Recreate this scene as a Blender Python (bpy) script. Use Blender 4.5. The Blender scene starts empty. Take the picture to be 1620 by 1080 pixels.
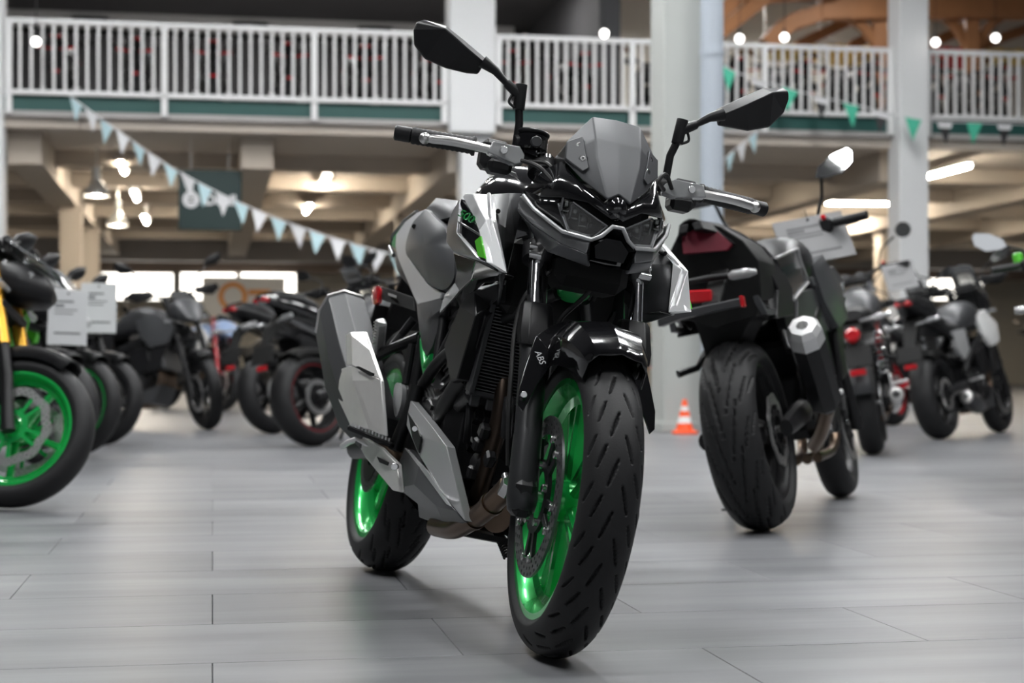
import bpy, bmesh, math, random
import numpy as np
from mathutils import Vector, Matrix

PI = math.pi
R_ = math.radians
random.seed(7)
scn = bpy.context.scene
COL = scn.collection

# ------------------------------------------------------------------ camera
F_PX, CX, YH, CAMH = 2661.0, 810.0, 575.2, 0.548
cam_d = bpy.data.cameras.new('camera')
cam = bpy.data.objects.new('camera', cam_d)
COL.objects.link(cam)
cam.location = (0, 0, CAMH)
cam.rotation_euler = (PI / 2, 0, 0)
cam_d.sensor_width = 36.0
cam_d.lens = 36.0 * F_PX / 1620.0
cam_d.shift_y = (YH - 540.0) / 1620.0
cam_d.clip_start = 0.05
cam_d.clip_end = 200
cam_d.dof.use_dof = True
cam_d.dof.focus_distance = 3.35
cam_d.dof.aperture_fstop = 4.2
scn.camera = cam

# ------------------------------------------------------------------ world and exposure
w = bpy.data.worlds.new('showroom_world')
scn.world = w
w.use_nodes = True
w.node_tree.nodes['Background'].inputs[0].default_value = (0.93, 0.96, 1.0, 1)
w.node_tree.nodes['Background'].inputs[1].default_value = 0.7
vs = scn.view_settings
vs.view_transform = 'Standard'
vs.look = 'None'
vs.gamma = 1
vs.use_curve_mapping = False
vs.exposure = 0.08
HALL_LAMP = 64.0      # emission of the hall's ceiling lamp panels
DECK_LAMP = 100.0      # emission of the tubes under the gallery

# ------------------------------------------------------------------ tagging
def tag(o, label=None, cat=None, group=None, kind=None):
    if label: o['label'] = label
    if cat: o['category'] = cat
    if group: o['group'] = group
    if kind: o['kind'] = kind
    return o

def empty(name, M=None, label=None, cat=None, group=None):
    o = bpy.data.objects.new(name, None)
    o.empty_display_size = 0.1
    COL.objects.link(o)
    if M is not None: o.matrix_world = M
    return tag(o, label, cat, group)

# ------------------------------------------------------------------ materials
MATS = {}
def mat(name, col=(0.5, 0.5, 0.5), rough=0.5, metal=0.0, coat=0.0, emit=None, es=0.0, trans=0.0, ior=1.45,
        vary=0.06, vscale=8.0, bump=0.0, bscale=60.0, alpha=1.0, rvary=0.0, spec=0.5):
    if name in MATS: return MATS[name]
    m = bpy.data.materials.new(name)
    m.use_nodes = True
    nt = m.node_tree
    b = nt.nodes['Principled BSDF']
    b.inputs['Roughness'].default_value = rough
    b.inputs['Metallic'].default_value = metal
    b.inputs['Coat Weight'].default_value = coat
    b.inputs['Coat Roughness'].default_value = 0.04
    b.inputs['Transmission Weight'].default_value = trans
    b.inputs['IOR'].default_value = ior
    b.inputs['Specular IOR Level'].default_value = spec
    b.inputs['Alpha'].default_value = alpha
    tc = nt.nodes.new('ShaderNodeTexCoord')
    n = nt.nodes.new('ShaderNodeTexNoise')
    n.inputs['Scale'].default_value = vscale
    n.inputs['Detail'].default_value = 4
    nt.links.new(tc.outputs['Object'], n.inputs['Vector'])
    mx = nt.nodes.new('ShaderNodeMix'); mx.data_type = 'RGBA'
    lo = [c * (1 - vary) for c in col]; hi = [min(1, c * (1 + vary)) for c in col]
    mx.inputs[6].default_value = (*lo, 1); mx.inputs[7].default_value = (*hi, 1)
    nt.links.new(n.outputs['Fac'], mx.inputs[0])
    nt.links.new(mx.outputs[2], b.inputs['Base Color'])
    if rvary:
        mr = nt.nodes.new('ShaderNodeMapRange')
        mr.inputs['To Min'].default_value = max(0, rough - rvary); mr.inputs['To Max'].default_value = rough + rvary
        nt.links.new(n.outputs['Fac'], mr.inputs['Value']); nt.links.new(mr.outputs['Result'], b.inputs['Roughness'])
    if emit is not None:
        b.inputs['Emission Color'].default_value = (*emit, 1)
        b.inputs['Emission Strength'].default_value = es
    if bump:
        n2 = nt.nodes.new('ShaderNodeTexNoise'); n2.inputs['Scale'].default_value = bscale
        nt.links.new(tc.outputs['Object'], n2.inputs['Vector'])
        bp = nt.nodes.new('ShaderNodeBump'); bp.inputs['Strength'].default_value = bump; bp.inputs['Distance'].default_value = 0.002
        nt.links.new(n2.outputs['Fac'], bp.inputs['Height']); nt.links.new(bp.outputs['Normal'], b.inputs['Normal'])
    MATS[name] = m
    return m

def defmats():
    mat('rubber', (0.013, 0.013, 0.014), 0.55, spec=0.35, vary=0.2, vscale=30, bump=0.15, bscale=300)
    mat('gloss_black', (0.006, 0.006, 0.007), 0.12, coat=1.0)
    mat('satin_black', (0.010, 0.010, 0.011), 0.40, spec=0.35)
    mat('matte_black', (0.010, 0.010, 0.010), 0.6, spec=0.25, bump=0.1, bscale=400)
    mat('dark_engine', (0.007, 0.007, 0.008), 0.42, spec=0.35, vary=0.3, vscale=25, bump=0.3, bscale=90)
    mat('satin_grey', (0.080, 0.082, 0.087), 0.34, metal=0.35, vary=0.04)
    mat('screen_grey', (0.085, 0.087, 0.092), 0.46, metal=0.2, vary=0.03)
    mat('dark_grey', (0.050, 0.051, 0.054), 0.40, metal=0.2, vary=0.04)
    mat('silver_paint', (0.72, 0.725, 0.73), 0.28, metal=0.3, coat=0.5, vary=0.03)
    mat('mid_silver', (0.20, 0.203, 0.21), 0.30, metal=0.7, coat=0.4, vary=0.03)
    mat('green_paint', (0.012, 0.46, 0.085), 0.25, metal=0.45, coat=0.8, vary=0.04)
    mat('green_frame', (0.010, 0.33, 0.07), 0.3, metal=0.3, coat=0.5, vary=0.05)
    mat('lime_paint', (0.10, 0.55, 0.035), 0.2, coat=1.0, vary=0.03)
    mat('chrome', (0.75, 0.75, 0.76), 0.10, metal=1.0, vary=0.02)
    mat('brushed_alu', (0.62, 0.61, 0.60), 0.33, metal=1.0, vary=0.08, vscale=40, rvary=0.06)
    mat('cast_alu', (0.72, 0.72, 0.72), 0.45, metal=0.75, vary=0.06, bump=0.08, bscale=250)
    mat('shield_alu', (0.74, 0.73, 0.71), 0.36, metal=0.5, vary=0.06, vscale=30)
    mat('disc_steel', (0.16, 0.16, 0.165), 0.42, metal=0.9, vary=0.12, vscale=60)
    mat('header_steel', (0.16, 0.115, 0.085), 0.33, metal=1.0, vary=0.25, vscale=14)
    mat('header_dark', (0.045, 0.033, 0.026), 0.4, metal=0.9, vary=0.25, vscale=14)
    mat('bolt_steel', (0.60, 0.60, 0.60), 0.25, metal=1.0)
    mat('red_lens', (0.42, 0.012, 0.018), 0.18, coat=1.0, emit=(0.5, 0.01, 0.01), es=0.05)
    mat('red_paint', (0.36, 0.012, 0.02), 0.25, coat=0.8)
    mat('amber_lens', (0.75, 0.25, 0.02), 0.2, coat=0.5)
    mat('clear_lens', (0.55, 0.56, 0.57), 0.10, trans=0.55, coat=1.0, vary=0.05)
    mat('head_lens', (0.92, 0.93, 0.94), 0.02, trans=0.97, ior=1.18, vary=0.02)
    mat('head_reflector', (0.10, 0.105, 0.10), 0.18, metal=1.0, vary=0.5, vscale=60)
    mat('mirror_glass', (0.82, 0.83, 0.84), 0.02, metal=1.0, vary=0.01)
    mat('gold_fork', (0.62, 0.33, 0.035), 0.25, metal=0.7, coat=0.4)
    mat('seat_vinyl', (0.020, 0.020, 0.021), 0.55, bump=0.2, bscale=300)
    mat('white_paint', (0.78, 0.78, 0.77), 0.25, coat=0.6, vary=0.02)
    mat('light_silver', (0.50, 0.505, 0.51), 0.32, metal=0.4, coat=0.4, vary=0.03)
    mat('card_white', (0.62, 0.63, 0.64), 0.35, vary=0.02)
    mat('card_ink', (0.15, 0.15, 0.16), 0.6)
    mat('blue_paint', (0.32, 0.42, 0.62), 0.3, coat=0.6)
    mat('smoke_screen', (0.30, 0.31, 0.32), 0.08, trans=0.75, ior=1.2, vary=0.03)
    mat('clear_screen', (0.85, 0.86, 0.87), 0.05, trans=0.85, ior=1.15, vary=0.02)
    mat('yellow_paint', (0.70, 0.52, 0.08), 0.3, coat=0.5)
    mat('fork_black', (0.028, 0.029, 0.031), 0.36, metal=0.3, vary=0.03)
    mat('fin_grey', (0.11, 0.11, 0.115), 0.45, metal=0.4)
    mat('smoke_dark', (0.012, 0.012, 0.013), 0.22, spec=0.3)
    mat('knee_grey', (0.062, 0.064, 0.069), 0.36, metal=0.2, vary=0.03)
    mat('bright_steel', (0.55, 0.55, 0.55), 0.3, metal=0.9, vary=0.1, vscale=50)
    mat('hose', (0.012, 0.012, 0.012), 0.5)
defmats()

# ------------------------------------------------------------------ geometry
def V(*a): return Vector(a)

def cr(pts, k=8, closed=False):
    """Catmull-Rom through points."""
    P = [Vector(p) for p in pts]
    n = len(P); out = []
    rng = range(n if closed else n - 1)
    for i in rng:
        if closed:
            p0, p1, p2, p3 = P[(i - 1) % n], P[i], P[(i + 1) % n], P[(i + 2) % n]
        else:
            p1, p2 = P[i], P[i + 1]
            p0 = P[i - 1] if i else p1 * 2 - p2
            p3 = P[i + 2] if i + 2 < n else p2 * 2 - p1
        for j in range(k):
            t = j / k
            out.append(0.5 * ((2 * p1) + (p2 - p0) * t + (2 * p0 - 5 * p1 + 4 * p2 - p3) * t * t + (3 * p1 - p0 - 3 * p2 + p3) * t ** 3))
    if not closed: out.append(P[-1])
    return out

class MB:
    def __init__(s): s.v = []; s.f = []
    def add(s, vs_, fs, M=None):
        o = len(s.v)
        s.v += [tuple((M @ Vector(p)) if M is not None else p) for p in vs_]
        s.f += [tuple(i + o for i in f) for f in fs]
        return s
    def box(s, c, size, M=None, bev=0.0, seg=1):
        bm = bmesh.new()
        bmesh.ops.create_cube(bm, size=1.0)
        for v in bm.verts: v.co = Vector((v.co.x * size[0], v.co.y * size[1], v.co.z * size[2]))
        if bev: bmesh.ops.bevel(bm, geom=bm.edges[:], offset=bev, segments=seg, affect='EDGES', profile=0.5)
        T = Matrix.Translation(Vector(c)) if M is None else (Matrix.Translation(Vector(c)) @ M.to_4x4())
        s._bm(bm, T); return s
    def _bm(s, bm, T=None):
        bm.verts.index_update()
        s.add([tuple(v.co) for v in bm.verts], [[v.index for v in f.verts] for f in bm.faces], T)
        bm.free()
    def bar(s, a, b, wy, wz, bev=0.0, up=(0, 0, 1), taper=1.0):
        """box beam from a to b"""
        a = Vector(a); b = Vector(b); d = (b - a); L = d.length; d.normalize()
        u = Vector(up)
        sd = u.cross(d)
        if sd.length < 1e-4: sd = Vector((0, 1, 0)).cross(d)
        sd.normalize(); u2 = d.cross(sd)
        M = Matrix((d, sd, u2)).transposed()
        bm = bmesh.new(); bmesh.ops.create_cube(bm, size=1.0)
        for v in bm.verts:
            t = taper if v.co.x > 0 else 1.0
            v.co = Vector((v.co.x * L, v.co.y * wy * t, v.co.z * wz * t))
        if bev: bmesh.ops.bevel(bm, geom=bm.edges[:], offset=bev, segments=1, affect='EDGES')
        s._bm(bm, Matrix.Translation((a + b) / 2) @ M.to_4x4()); return s
    def tube(s, pts, r, n=12, caps=True, closed=False, flat=1.0, up=None):
        P = [Vector(p) for p in pts]
        rs = r if isinstance(r, (list, tuple)) else [r] * len(P)
        if len(rs) != len(P):
            rs = [rs[0] + (rs[-1] - rs[0]) * i / (len(P) - 1) for i in range(len(P))] if len(rs) == 2 else rs
        m = len(P)
        tg = []
        for i in range(m):
            if closed: d = P[(i + 1) % m] - P[(i - 1) % m]
            elif i == 0: d = P[1] - P[0]
            elif i == m - 1: d = P[-1] - P[-2]
            else: d = P[i + 1] - P[i - 1]
            tg.append(d.normalized())
        ref = Vector(up) if up is not None else (Vector((0, 0, 1)) if abs(tg[0].z) < 0.9 else Vector((0, 1, 0)))
        nx = (ref - tg[0] * ref.dot(tg[0])).normalized()
        vs_, fs = [], []
        for i in range(m):
            nx = (nx - tg[i] * nx.dot(tg[i])).normalized()
            ny = tg[i].cross(nx)
            for j in range(n):
                a = 2 * PI * j / n
                vs_.append(tuple(P[i] + (nx * math.cos(a) * flat + ny * math.sin(a)) * rs[i]))
        for i in range(m if closed else m - 1):
            i2 = (i + 1) % m
            for j in range(n):
                j2 = (j + 1) % n
                fs.append((i * n + j, i * n + j2, i2 * n + j2, i2 * n + j))
        if caps and not closed:
            fs.append(tuple(range(n - 1, -1, -1))); fs.append(tuple((m - 1) * n + j for j in range(n)))
        s.add(vs_, fs); return s
    def lathe(s, prof, c=(0, 0, 0), ax=(0, 1, 0), n=48, closed=False, a0=0.0, a1=2 * PI):
        """prof: (along axis, radius)"""
        ax = Vector(ax).normalized(); c = Vector(c)
        e1 = Vector((1, 0, 0)) if abs(ax.x) < 0.9 else Vector((0, 0, 1))
        e1 = (e1 - ax * e1.dot(ax)).normalized(); e2 = ax.cross(e1)
        full = abs(a1 - a0 - 2 * PI) < 1e-6
        m = len(prof); k = n if full else n + 1
        vs_ = []
        for i in range(k):
            a = a0 + (a1 - a0) * i / n
            d = e1 * math.cos(a) + e2 * math.sin(a)
            for (h, r) in prof: vs_.append(tuple(c + ax * h + d * r))
        fs = []
        for i in range(n):
            i2 = (i + 1) % k
            for j in range(m if closed else m - 1):
                j2 = (j + 1) % m
                fs.append((i * m + j, i2 * m + j, i2 * m + j2, i * m + j2))
        s.add(vs_, fs); return s
    def cyl(s, a, b, r, n=16, r2=None, bev=0.0):
        a = Vector(a); b = Vector(b); L = (b - a).length; r2 = r if r2 is None else r2
        pr = [(0, 0.0001), (0, r - bev), (bev, r), (L - bev, r2), (L, r2 - bev), (L, 0.0001)] if bev else [(0, 0.0001), (0, r), (L, r2), (L, 0.0001)]
        s.lathe(pr, a, b - a, n); return s
    def sphere(s, c, r, n=14, sc=(1, 1, 1)):
        pr = [(-r * math.cos(PI * i / 10), max(1e-4, r * math.sin(PI * i / 10))) for i in range(11)]
        k = MB().lathe(pr, (0, 0, 0), (0, 0, 1), n)
        s.add([(c[0] + p[0] * sc[0], c[1] + p[1] * sc[1], c[2] + p[2] * sc[2]) for p in k.v], k.f); return s
    def loft(s, rings, cap=True, closed=True):
        n = len(rings[0]); vs_ = [tuple(p) for r in rings for p in r]; fs = []
        for i in range(len(rings) - 1):
            for j in range(n if closed else n - 1):
                j2 = (j + 1) % n
                fs.append((i * n + j, i * n + j2, (i + 1) * n + j2, (i + 1) * n + j))
        if cap and closed:
            fs.append(tuple(range(n - 1, -1, -1))); fs.append(tuple((len(rings) - 1) * n + j for j in range(n)))
        s.add(vs_, fs); return s
    def prism(s, poly, off):
        P = [Vector(p) for p in poly]; o = Vector(off); n = len(P)
        s.add([tuple(p) for p in P] + [tuple(p + o) for p in P],
              [tuple(range(n)), tuple(range(2 * n - 1, n - 1, -1))] + [(i, (i + 1) % n, n + (i + 1) % n, n + i) for i in range(n)])
        return s
    def pillow(s, outline, bulge, depth, nrm, rings=5, edge=0.5):
        """closed solid: an outline bulging along nrm, `depth` thick behind it (star-shaped outlines)"""
        P = [Vector(p) for p in outline]; n = len(P); nr = Vector(nrm).normalized()
        c = sum(P, Vector()) / n
        vs_ = [tuple(p - nr * depth) for p in P]
        for k in range(rings):
            t = k / rings
            h = bulge * (1 - (1 - t) ** 2) if bulge >= 0 else bulge * t
            for p in P: vs_.append(tuple(p + (c - p) * t + nr * h))
        vs_.append(tuple(c + nr * bulge))
        fs = [tuple(range(n - 1, -1, -1))]
        for k in range(rings):
            for j in range(n):
                j2 = (j + 1) % n
                fs.append((k * n + j, k * n + j2, (k + 1) * n + j2, (k + 1) * n + j))
        k = rings; L = len(vs_) - 1
        for j in range(n): fs.append((k * n + j, k * n + (j + 1) % n, L))
        s.add(vs_, fs); return s
    def ribbon(s, A, B, off):
        """solid strip between two equally long polylines, extruded by off"""
        n = len(A); o = Vector(off)
        A = [Vector(p) for p in A]; B = [Vector(p) for p in B]
        vs_ = [tuple(p) for p in A] + [tuple(p) for p in B] + [tuple(p + o) for p in A] + [tuple(p + o) for p in B]
        fs = []
        for i in range(n - 1):
            fs += [(i, i + 1, n + i + 1, n + i), (2 * n + i, 3 * n + i, 3 * n + i + 1, 2 * n + i + 1),
                   (i, 2 * n + i, 2 * n + i + 1, i + 1), (n + i, n + i + 1, 3 * n + i + 1, 3 * n + i)]
        fs += [(0, n, 3 * n, 2 * n), (n - 1, 3 * n - 1, 4 * n - 1, 2 * n - 1)]
        s.add(vs_, fs); return s
    def mirror(s):
        s.add([(p[0], -p[1], p[2]) for p in s.v], [f[::-1] for f in s.f]); return s
    def mirrored(s):
        k = MB(); k.v = [(p[0], -p[1], p[2]) for p in s.v]; k.f = [f[::-1] for f in s.f]; return k
    def xf(s, M):
        s.v = [tuple(M @ Vector(p)) for p in s.v]; return s
    def mesh(s, name, m=None, ang=35, recalc=True, weld=False):
        me = bpy.data.meshes.new(name)
        me.from_pydata(s.v, [], s.f)
        if recalc or weld:
            bm = bmesh.new(); bm.from_mesh(me)
            if weld: bmesh.ops.remove_doubles(bm, verts=bm.verts[:], dist=1e-5)
            bmesh.ops.recalc_face_normals(bm, faces=bm.faces[:])
            bm.to_mesh(me); bm.free()
        me.polygons.foreach_set('use_smooth', [True] * len(me.polygons))
        try: me.set_sharp_from_angle(angle=R_(ang))
        except Exception: pass
        if m: me.materials.append(MATS[m] if isinstance(m, str) else m)
        me.update()
        return me
    def build(s, name, m, parent=None, ang=35, bevel=0.0, **kw):
        o = bpy.data.objects.new(name, s.mesh(name, m, ang, **kw))
        COL.objects.link(o)
        if parent is not None: o.parent = parent
        if bevel:
            b = o.modifiers.new('bevel', 'BEVEL'); b.width = bevel; b.segments = 2; b.limit_method = 'ANGLE'; b.angle_limit = R_(25)
            b.harden_normals = False
        return o

def ring(x, zc, hw, hh, n=20, p=2.4, yc=0.0, flat_bot=None):
    """superellipse section in the y-z plane at x"""
    out = []
    for j in range(n):
        a = 2 * PI * j / n
        c, s_ = math.cos(a), math.sin(a)
        y = hw * math.copysign(abs(c) ** (2 / p), c); z = hh * math.copysign(abs(s_) ** (2 / p), s_)
        if flat_bot is not None and z < 0: z *= flat_bot
        out.append((x, yc + y, zc + z))
    return out

def text_mesh(txt, size, depth=0.0, bold=0.0, shear=0.0):
    cu = bpy.data.curves.new('t', 'FONT'); cu.body = txt; cu.size = size; cu.extrude = depth; cu.offset = bold; cu.shear = shear
    cu.align_x = 'CENTER'; cu.align_y = 'CENTER'; cu.resolution_u = 3
    o = bpy.data.objects.new('t', cu); COL.objects.link(o)
    dg = bpy.context.evaluated_depsgraph_get(); dg.update()
    me = bpy.data.meshes.new_from_object(o.evaluated_get(dg))
    bpy.data.objects.remove(o); bpy.data.curves.remove(cu)
    return me

def text_obj(name, txt, size, m, parent, M, depth=0.0005, bold=0.0, shear=0.0):
    me = text_mesh(txt, size, depth, bold, shear)
    me.transform(M); me.materials.clear(); me.materials.append(MATS[m])
    o = bpy.data.objects.new(name, me); COL.objects.link(o); o.parent = parent
    return o

# ------------------------------------------------------------------ building axes: u along the gallery, v into depth
BA = R_(10.1)
CB, SB = math.cos(BA), math.sin(BA)
def U(u, v, z=0.0): return Vector((u * CB - v * SB, u * SB + v * CB, z))
MU = Matrix.Rotation(BA, 4, 'Z')
def cam_ray(px, py): return Vector(((px - CX) / F_PX, 1.0, (YH - py) / F_PX))
CAMP = Vector((0, 0, CAMH))
def at_v(px, py, v):
    """point seen at a pixel on the upright plane v = const -> (u, v, z)"""
    r = cam_ray(px, py); t = v / (-r.x * SB + r.y * CB); p = CAMP + r * t
    return Vector((p.x * CB + p.y * SB, v, p.z))
def ground(px, py):
    d = F_PX * CAMH / (py - YH); return Vector(((px - CX) / F_PX * d, d, 0))
# ------------------------------------------------------------------ room materials
def floor_material(name, bricks):
    m = bpy.data.materials.new(name); m.use_nodes = True
    nt = m.node_tree; b = nt.nodes['Principled BSDF']
    geo = nt.nodes.new('ShaderNodeNewGeometry')
    mp = nt.nodes.new('ShaderNodeMapping'); mp.inputs['Rotation'].default_value = (0, 0, -BA)
    nt.links.new(geo.outputs['Position'], mp.inputs['Vector'])
    def noise(sc, scale, detail=5):
        q = nt.nodes.new('ShaderNodeMapping'); q.inputs['Scale'].default_value = sc
        nt.links.new(mp.outputs[0], q.inputs['Vector'])
        n = nt.nodes.new('ShaderNodeTexNoise'); n.inputs['Scale'].default_value = scale; n.inputs['Detail'].default_value = detail
        nt.links.new(q.outputs[0], n.inputs['Vector']); return n.outputs['Fac']
    a = noise((0.35, 2.6, 1), 2.2); c = noise((1.5, 16, 1), 2.0, 3); d = noise((1, 1, 1), 0.9, 2)
    def mth(op, x, y):
        k = nt.nodes.new('ShaderNodeMath'); k.operation = op
        for i, q in enumerate((x, y)):
            if isinstance(q, (int, float)): k.inputs[i].default_value = q
            else: nt.links.new(q, k.inputs[i])
        return k.outputs[0]
    s = mth('ADD', mth('ADD', mth('MULTIPLY', a, 0.5), mth('MULTIPLY', c, 0.22)), mth('MULTIPLY', d, 0.28))
    if not bricks:
        at = nt.nodes.new('ShaderNodeObjectInfo')
        s = mth('ADD', s, mth('MULTIPLY', mth('SUBTRACT', at.outputs['Random'], 0.5), 0.08))
    cr_ = nt.nodes.new('ShaderNodeValToRGB')
    cr_.color_ramp.elements[0].position = 0.38; cr_.color_ramp.elements[0].color = (0.092, 0.094, 0.100, 1)
    cr_.color_ramp.elements[1].position = 0.62; cr_.color_ramp.elements[1].color = (0.188, 0.191, 0.199, 1)
    nt.links.new(s, cr_.inputs[0])
    out = cr_.outputs[0]
    if bricks:
        bt = nt.nodes.new('ShaderNodeTexBrick')
        bt.inputs['Scale'].default_value = 1.0; bt.inputs['Brick Width'].default_value = 0.93; bt.inputs['Row Height'].default_value = 0.465
        bt.inputs['Mortar Size'].default_value = 0.0012; bt.inputs['Color1'].default_value = (1, 1, 1, 1); bt.inputs['Color2'].default_value = (0.95, 0.95, 0.95, 1)
        bt.inputs['Mortar'].default_value = (0.45, 0.45, 0.45, 1)
        nt.links.new(mp.outputs[0], bt.inputs['Vector'])
        mx = nt.nodes.new('ShaderNodeMix'); mx.data_type = 'RGBA'; mx.blend_type = 'MULTIPLY'; mx.inputs[0].default_value = 1
        nt.links.new(out, mx.inputs[6]); nt.links.new(bt.outputs['Color'], mx.inputs[7]); out = mx.outputs[2]
    nt.links.new(out, b.inputs['Base Color'])
    mr = nt.nodes.new('ShaderNodeMapRange'); mr.inputs['To Min'].default_value = 0.30; mr.inputs['To Max'].default_value = 0.46
    nt.links.new(c, mr.inputs['Value']); nt.links.new(mr.outputs['Result'], b.inputs['Roughness'])
    b.inputs['Specular IOR Level'].default_value = 0.4
    bp = nt.nodes.new('ShaderNodeBump'); bp.inputs['Strength'].default_value = 0.12; bp.inputs['Distance'].default_value = 0.002
    nt.links.new(c, bp.inputs['Height']); nt.links.new(bp.outputs[0], b.inputs['Normal'])
    MATS[name] = m
floor_material('floor_tiles', False)
floor_material('floor_field', True)
mat('joint', (0.05, 0.05, 0.05), 0.8)
mat('wall_white', (0.72, 0.72, 0.71), 0.7, vary=0.03, vscale=2, bump=0.05)
mat('wall_light', (0.55, 0.55, 0.54), 0.75, vary=0.04, vscale=1.5)
mat('rail_white', (0.80, 0.80, 0.80), 0.4, vary=0.02)
mat('column_white', (0.74, 0.745, 0.75), 0.6, vary=0.02, vscale=2)
mat('column_beige', (0.42, 0.435, 0.415), 0.6, vary=0.05, vscale=3)
mat('pipe_blue', (0.38, 0.42, 0.47), 0.45, vary=0.03)
mat('fascia_green', (0.018, 0.080, 0.072), 0.5, vary=0.06)
mat('soffit_grey', (0.40, 0.38, 0.37), 0.7)
mat('deck_ceiling', (0.52, 0.46, 0.40), 0.8, vary=0.05, vscale=1.0)
mat('deck_beam', (0.47, 0.41, 0.345), 0.8, vary=0.05, vscale=1.0)
mat('dark_wall', (0.09, 0.09, 0.095), 0.75)
mat('dark_ceiling', (0.10, 0.10, 0.105), 0.8)
mat('brown_band', (0.22, 0.17, 0.14), 0.7)
mat('timber', (0.34, 0.155, 0.065), 0.55, vary=0.22, vscale=3.5, bump=0.1)
mat('cream', (0.70, 0.66, 0.58), 0.7, vary=0.05, vscale=2)
mat('hall_lamp', (0.9, 0.9, 0.9), 0.5, emit=(0.985, 0.995, 1.0), es=HALL_LAMP)
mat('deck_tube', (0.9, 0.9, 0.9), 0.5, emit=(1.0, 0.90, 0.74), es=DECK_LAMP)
mat('gallery_fill_glow', (0.9, 0.9, 0.9), 0.5, emit=(1.0, 0.97, 0.93), es=85.0)  # emission for the added gallery fill lamps
mat('light_box_face', (0.9, 0.9, 0.9), 0.5, emit=(1.0, 0.95, 0.86), es=3.6)
mat('globe', (0.9, 0.9, 0.9), 0.3, emit=(1.0, 0.97, 0.92), es=5.0)
mat('lamp_metal', (0.62, 0.62, 0.60), 0.35, metal=0.6)
mat('pennant_blue', (0.50, 0.68, 0.72), 0.7)
mat('pennant_white', (0.74, 0.74, 0.75), 0.7)
mat('pennant_green', (0.075, 0.50, 0.33), 0.6)
mat('pennant_black', (0.035, 0.035, 0.037), 0.6)
mat('sign_green', (0.014, 0.034, 0.032), 0.5)
mat('cone_orange', (0.85, 0.10, 0.025), 0.5)
mat('orange_print', (0.80, 0.32, 0.06), 0.6)
mat('banner_yellow', (0.72, 0.55, 0.16), 0.7)
mat('banner_red', (0.62, 0.03, 0.03), 0.7)
def pane_material():
    m = bpy.data.materials.new('window_pane'); m.use_nodes = True; nt = m.node_tree
    nt.nodes.remove(nt.nodes['Principled BSDF'])
    t = nt.nodes.new('ShaderNodeBsdfTransparent'); g = nt.nodes.new('ShaderNodeBsdfGlossy'); g.inputs['Roughness'].default_value = 0.02
    f = nt.nodes.new('ShaderNodeFresnel'); x = nt.nodes.new('ShaderNodeMixShader')
    nt.links.new(f.outputs[0], x.inputs[0]); nt.links.new(t.outputs[0], x.inputs[1]); nt.links.new(g.outputs[0], x.inputs[2])
    nt.links.new(x.outputs[0], nt.nodes['Material Output'].inputs[0]); MATS['window_pane'] = m
pane_material()

# ------------------------------------------------------------------ room shell (all in u, v, z, turned by the building angle)
def ubox(mb, u0, u1, v0, v1, z0, z1):
    mb.add([tuple(U(u, v, z)) for z in (z0, z1) for v in (v0, v1) for u in (u0, u1)],
           [(0, 2, 3, 1), (4, 5, 7, 6), (0, 1, 5, 4), (2, 6, 7, 3), (0, 4, 6, 2), (1, 3, 7, 5)]); return mb
def struct(name, mb, m, parent=None, **kw):
    o = mb.build(name, m, parent, **kw)
    if parent is None: o['kind'] = 'structure'
    return o

U0, U1, VB, VF, ZC = -14.0, 24.0, -9.0, 42.0, 7.2
TV0, TW, TL = 3.13 - 0.465 * 3, 0.465, 0.93
NROW = 15
TV1 = TV0 + NROW * TW
mb = MB()
ubox(mb, U0, U1, VB, TV0, -0.2, 0); ubox(mb, U0, U1, TV1, VF, -0.2, 0)
uL, uR = -2.79, 6.51
ubox(mb, U0, uL, TV0, TV1, -0.2, 0); ubox(mb, uR, U1, TV0, TV1, -0.2, 0)
ubox(mb, uL, uR, TV0, TV1, -0.2, -0.006)
floor = struct('floor', mb, 'floor_field')
g = 0.0006
tile_me = MB().box((0, 0, -0.0028), (TL - 2 * g, TW - 2 * g, 0.0056), bev=0.0012).mesh('floor_tile', 'floor_tiles')
half_me = MB().box((0, 0, -0.0028), (TL / 2 - 2 * g, TW - 2 * g, 0.0056), bev=0.0012).mesh('floor_tile', 'floor_tiles')
for k in range(NROW):
    vc = TV0 + (k + 0.5) * TW
    off = 0.0 if k % 2 == 0 else -0.465          # rows whose joints fall on u = 0 / on u = -0.465
    u = -2.79 + (0 if k % 2 == 0 else 0)
    # joints at off + n * TL
    js = [uL] + [off + n * TL for n in range(-8, 12) if uL + 0.01 < off + n * TL < uR - 0.01] + [uR]
    for a, b_ in zip(js, js[1:]):
        me = tile_me if b_ - a > 0.6 else half_me
        o = bpy.data.objects.new('floor_tile', me); COL.objects.link(o); o.parent = floor
        o.location = U((a + b_) / 2, vc, 0); o.rotation_euler.z = BA

# outer walls
mat('hall_wall', (0.30, 0.30, 0.30), 0.8, vary=0.04, vscale=1.5)
struct('wall_left', ubox(MB(), U0 - 0.3, U0, VB, VF, 0, ZC), 'hall_wall')
struct('wall_right', ubox(MB(), U1, U1 + 0.3, VB, VF, 0, ZC), 'hall_wall')
struct('wall_far', ubox(MB(), U0, U1, VF, VF + 0.3, 0, ZC), 'cream')
mat('hall_ceiling', (0.16, 0.16, 0.165), 0.8)
mat('hall_wall', (0.30, 0.30, 0.30), 0.8, vary=0.04, vscale=1.5)
struct('ceiling', ubox(MB(), U0, U1, VB, VF, ZC, ZC + 0.3), 'hall_ceiling')
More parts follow.
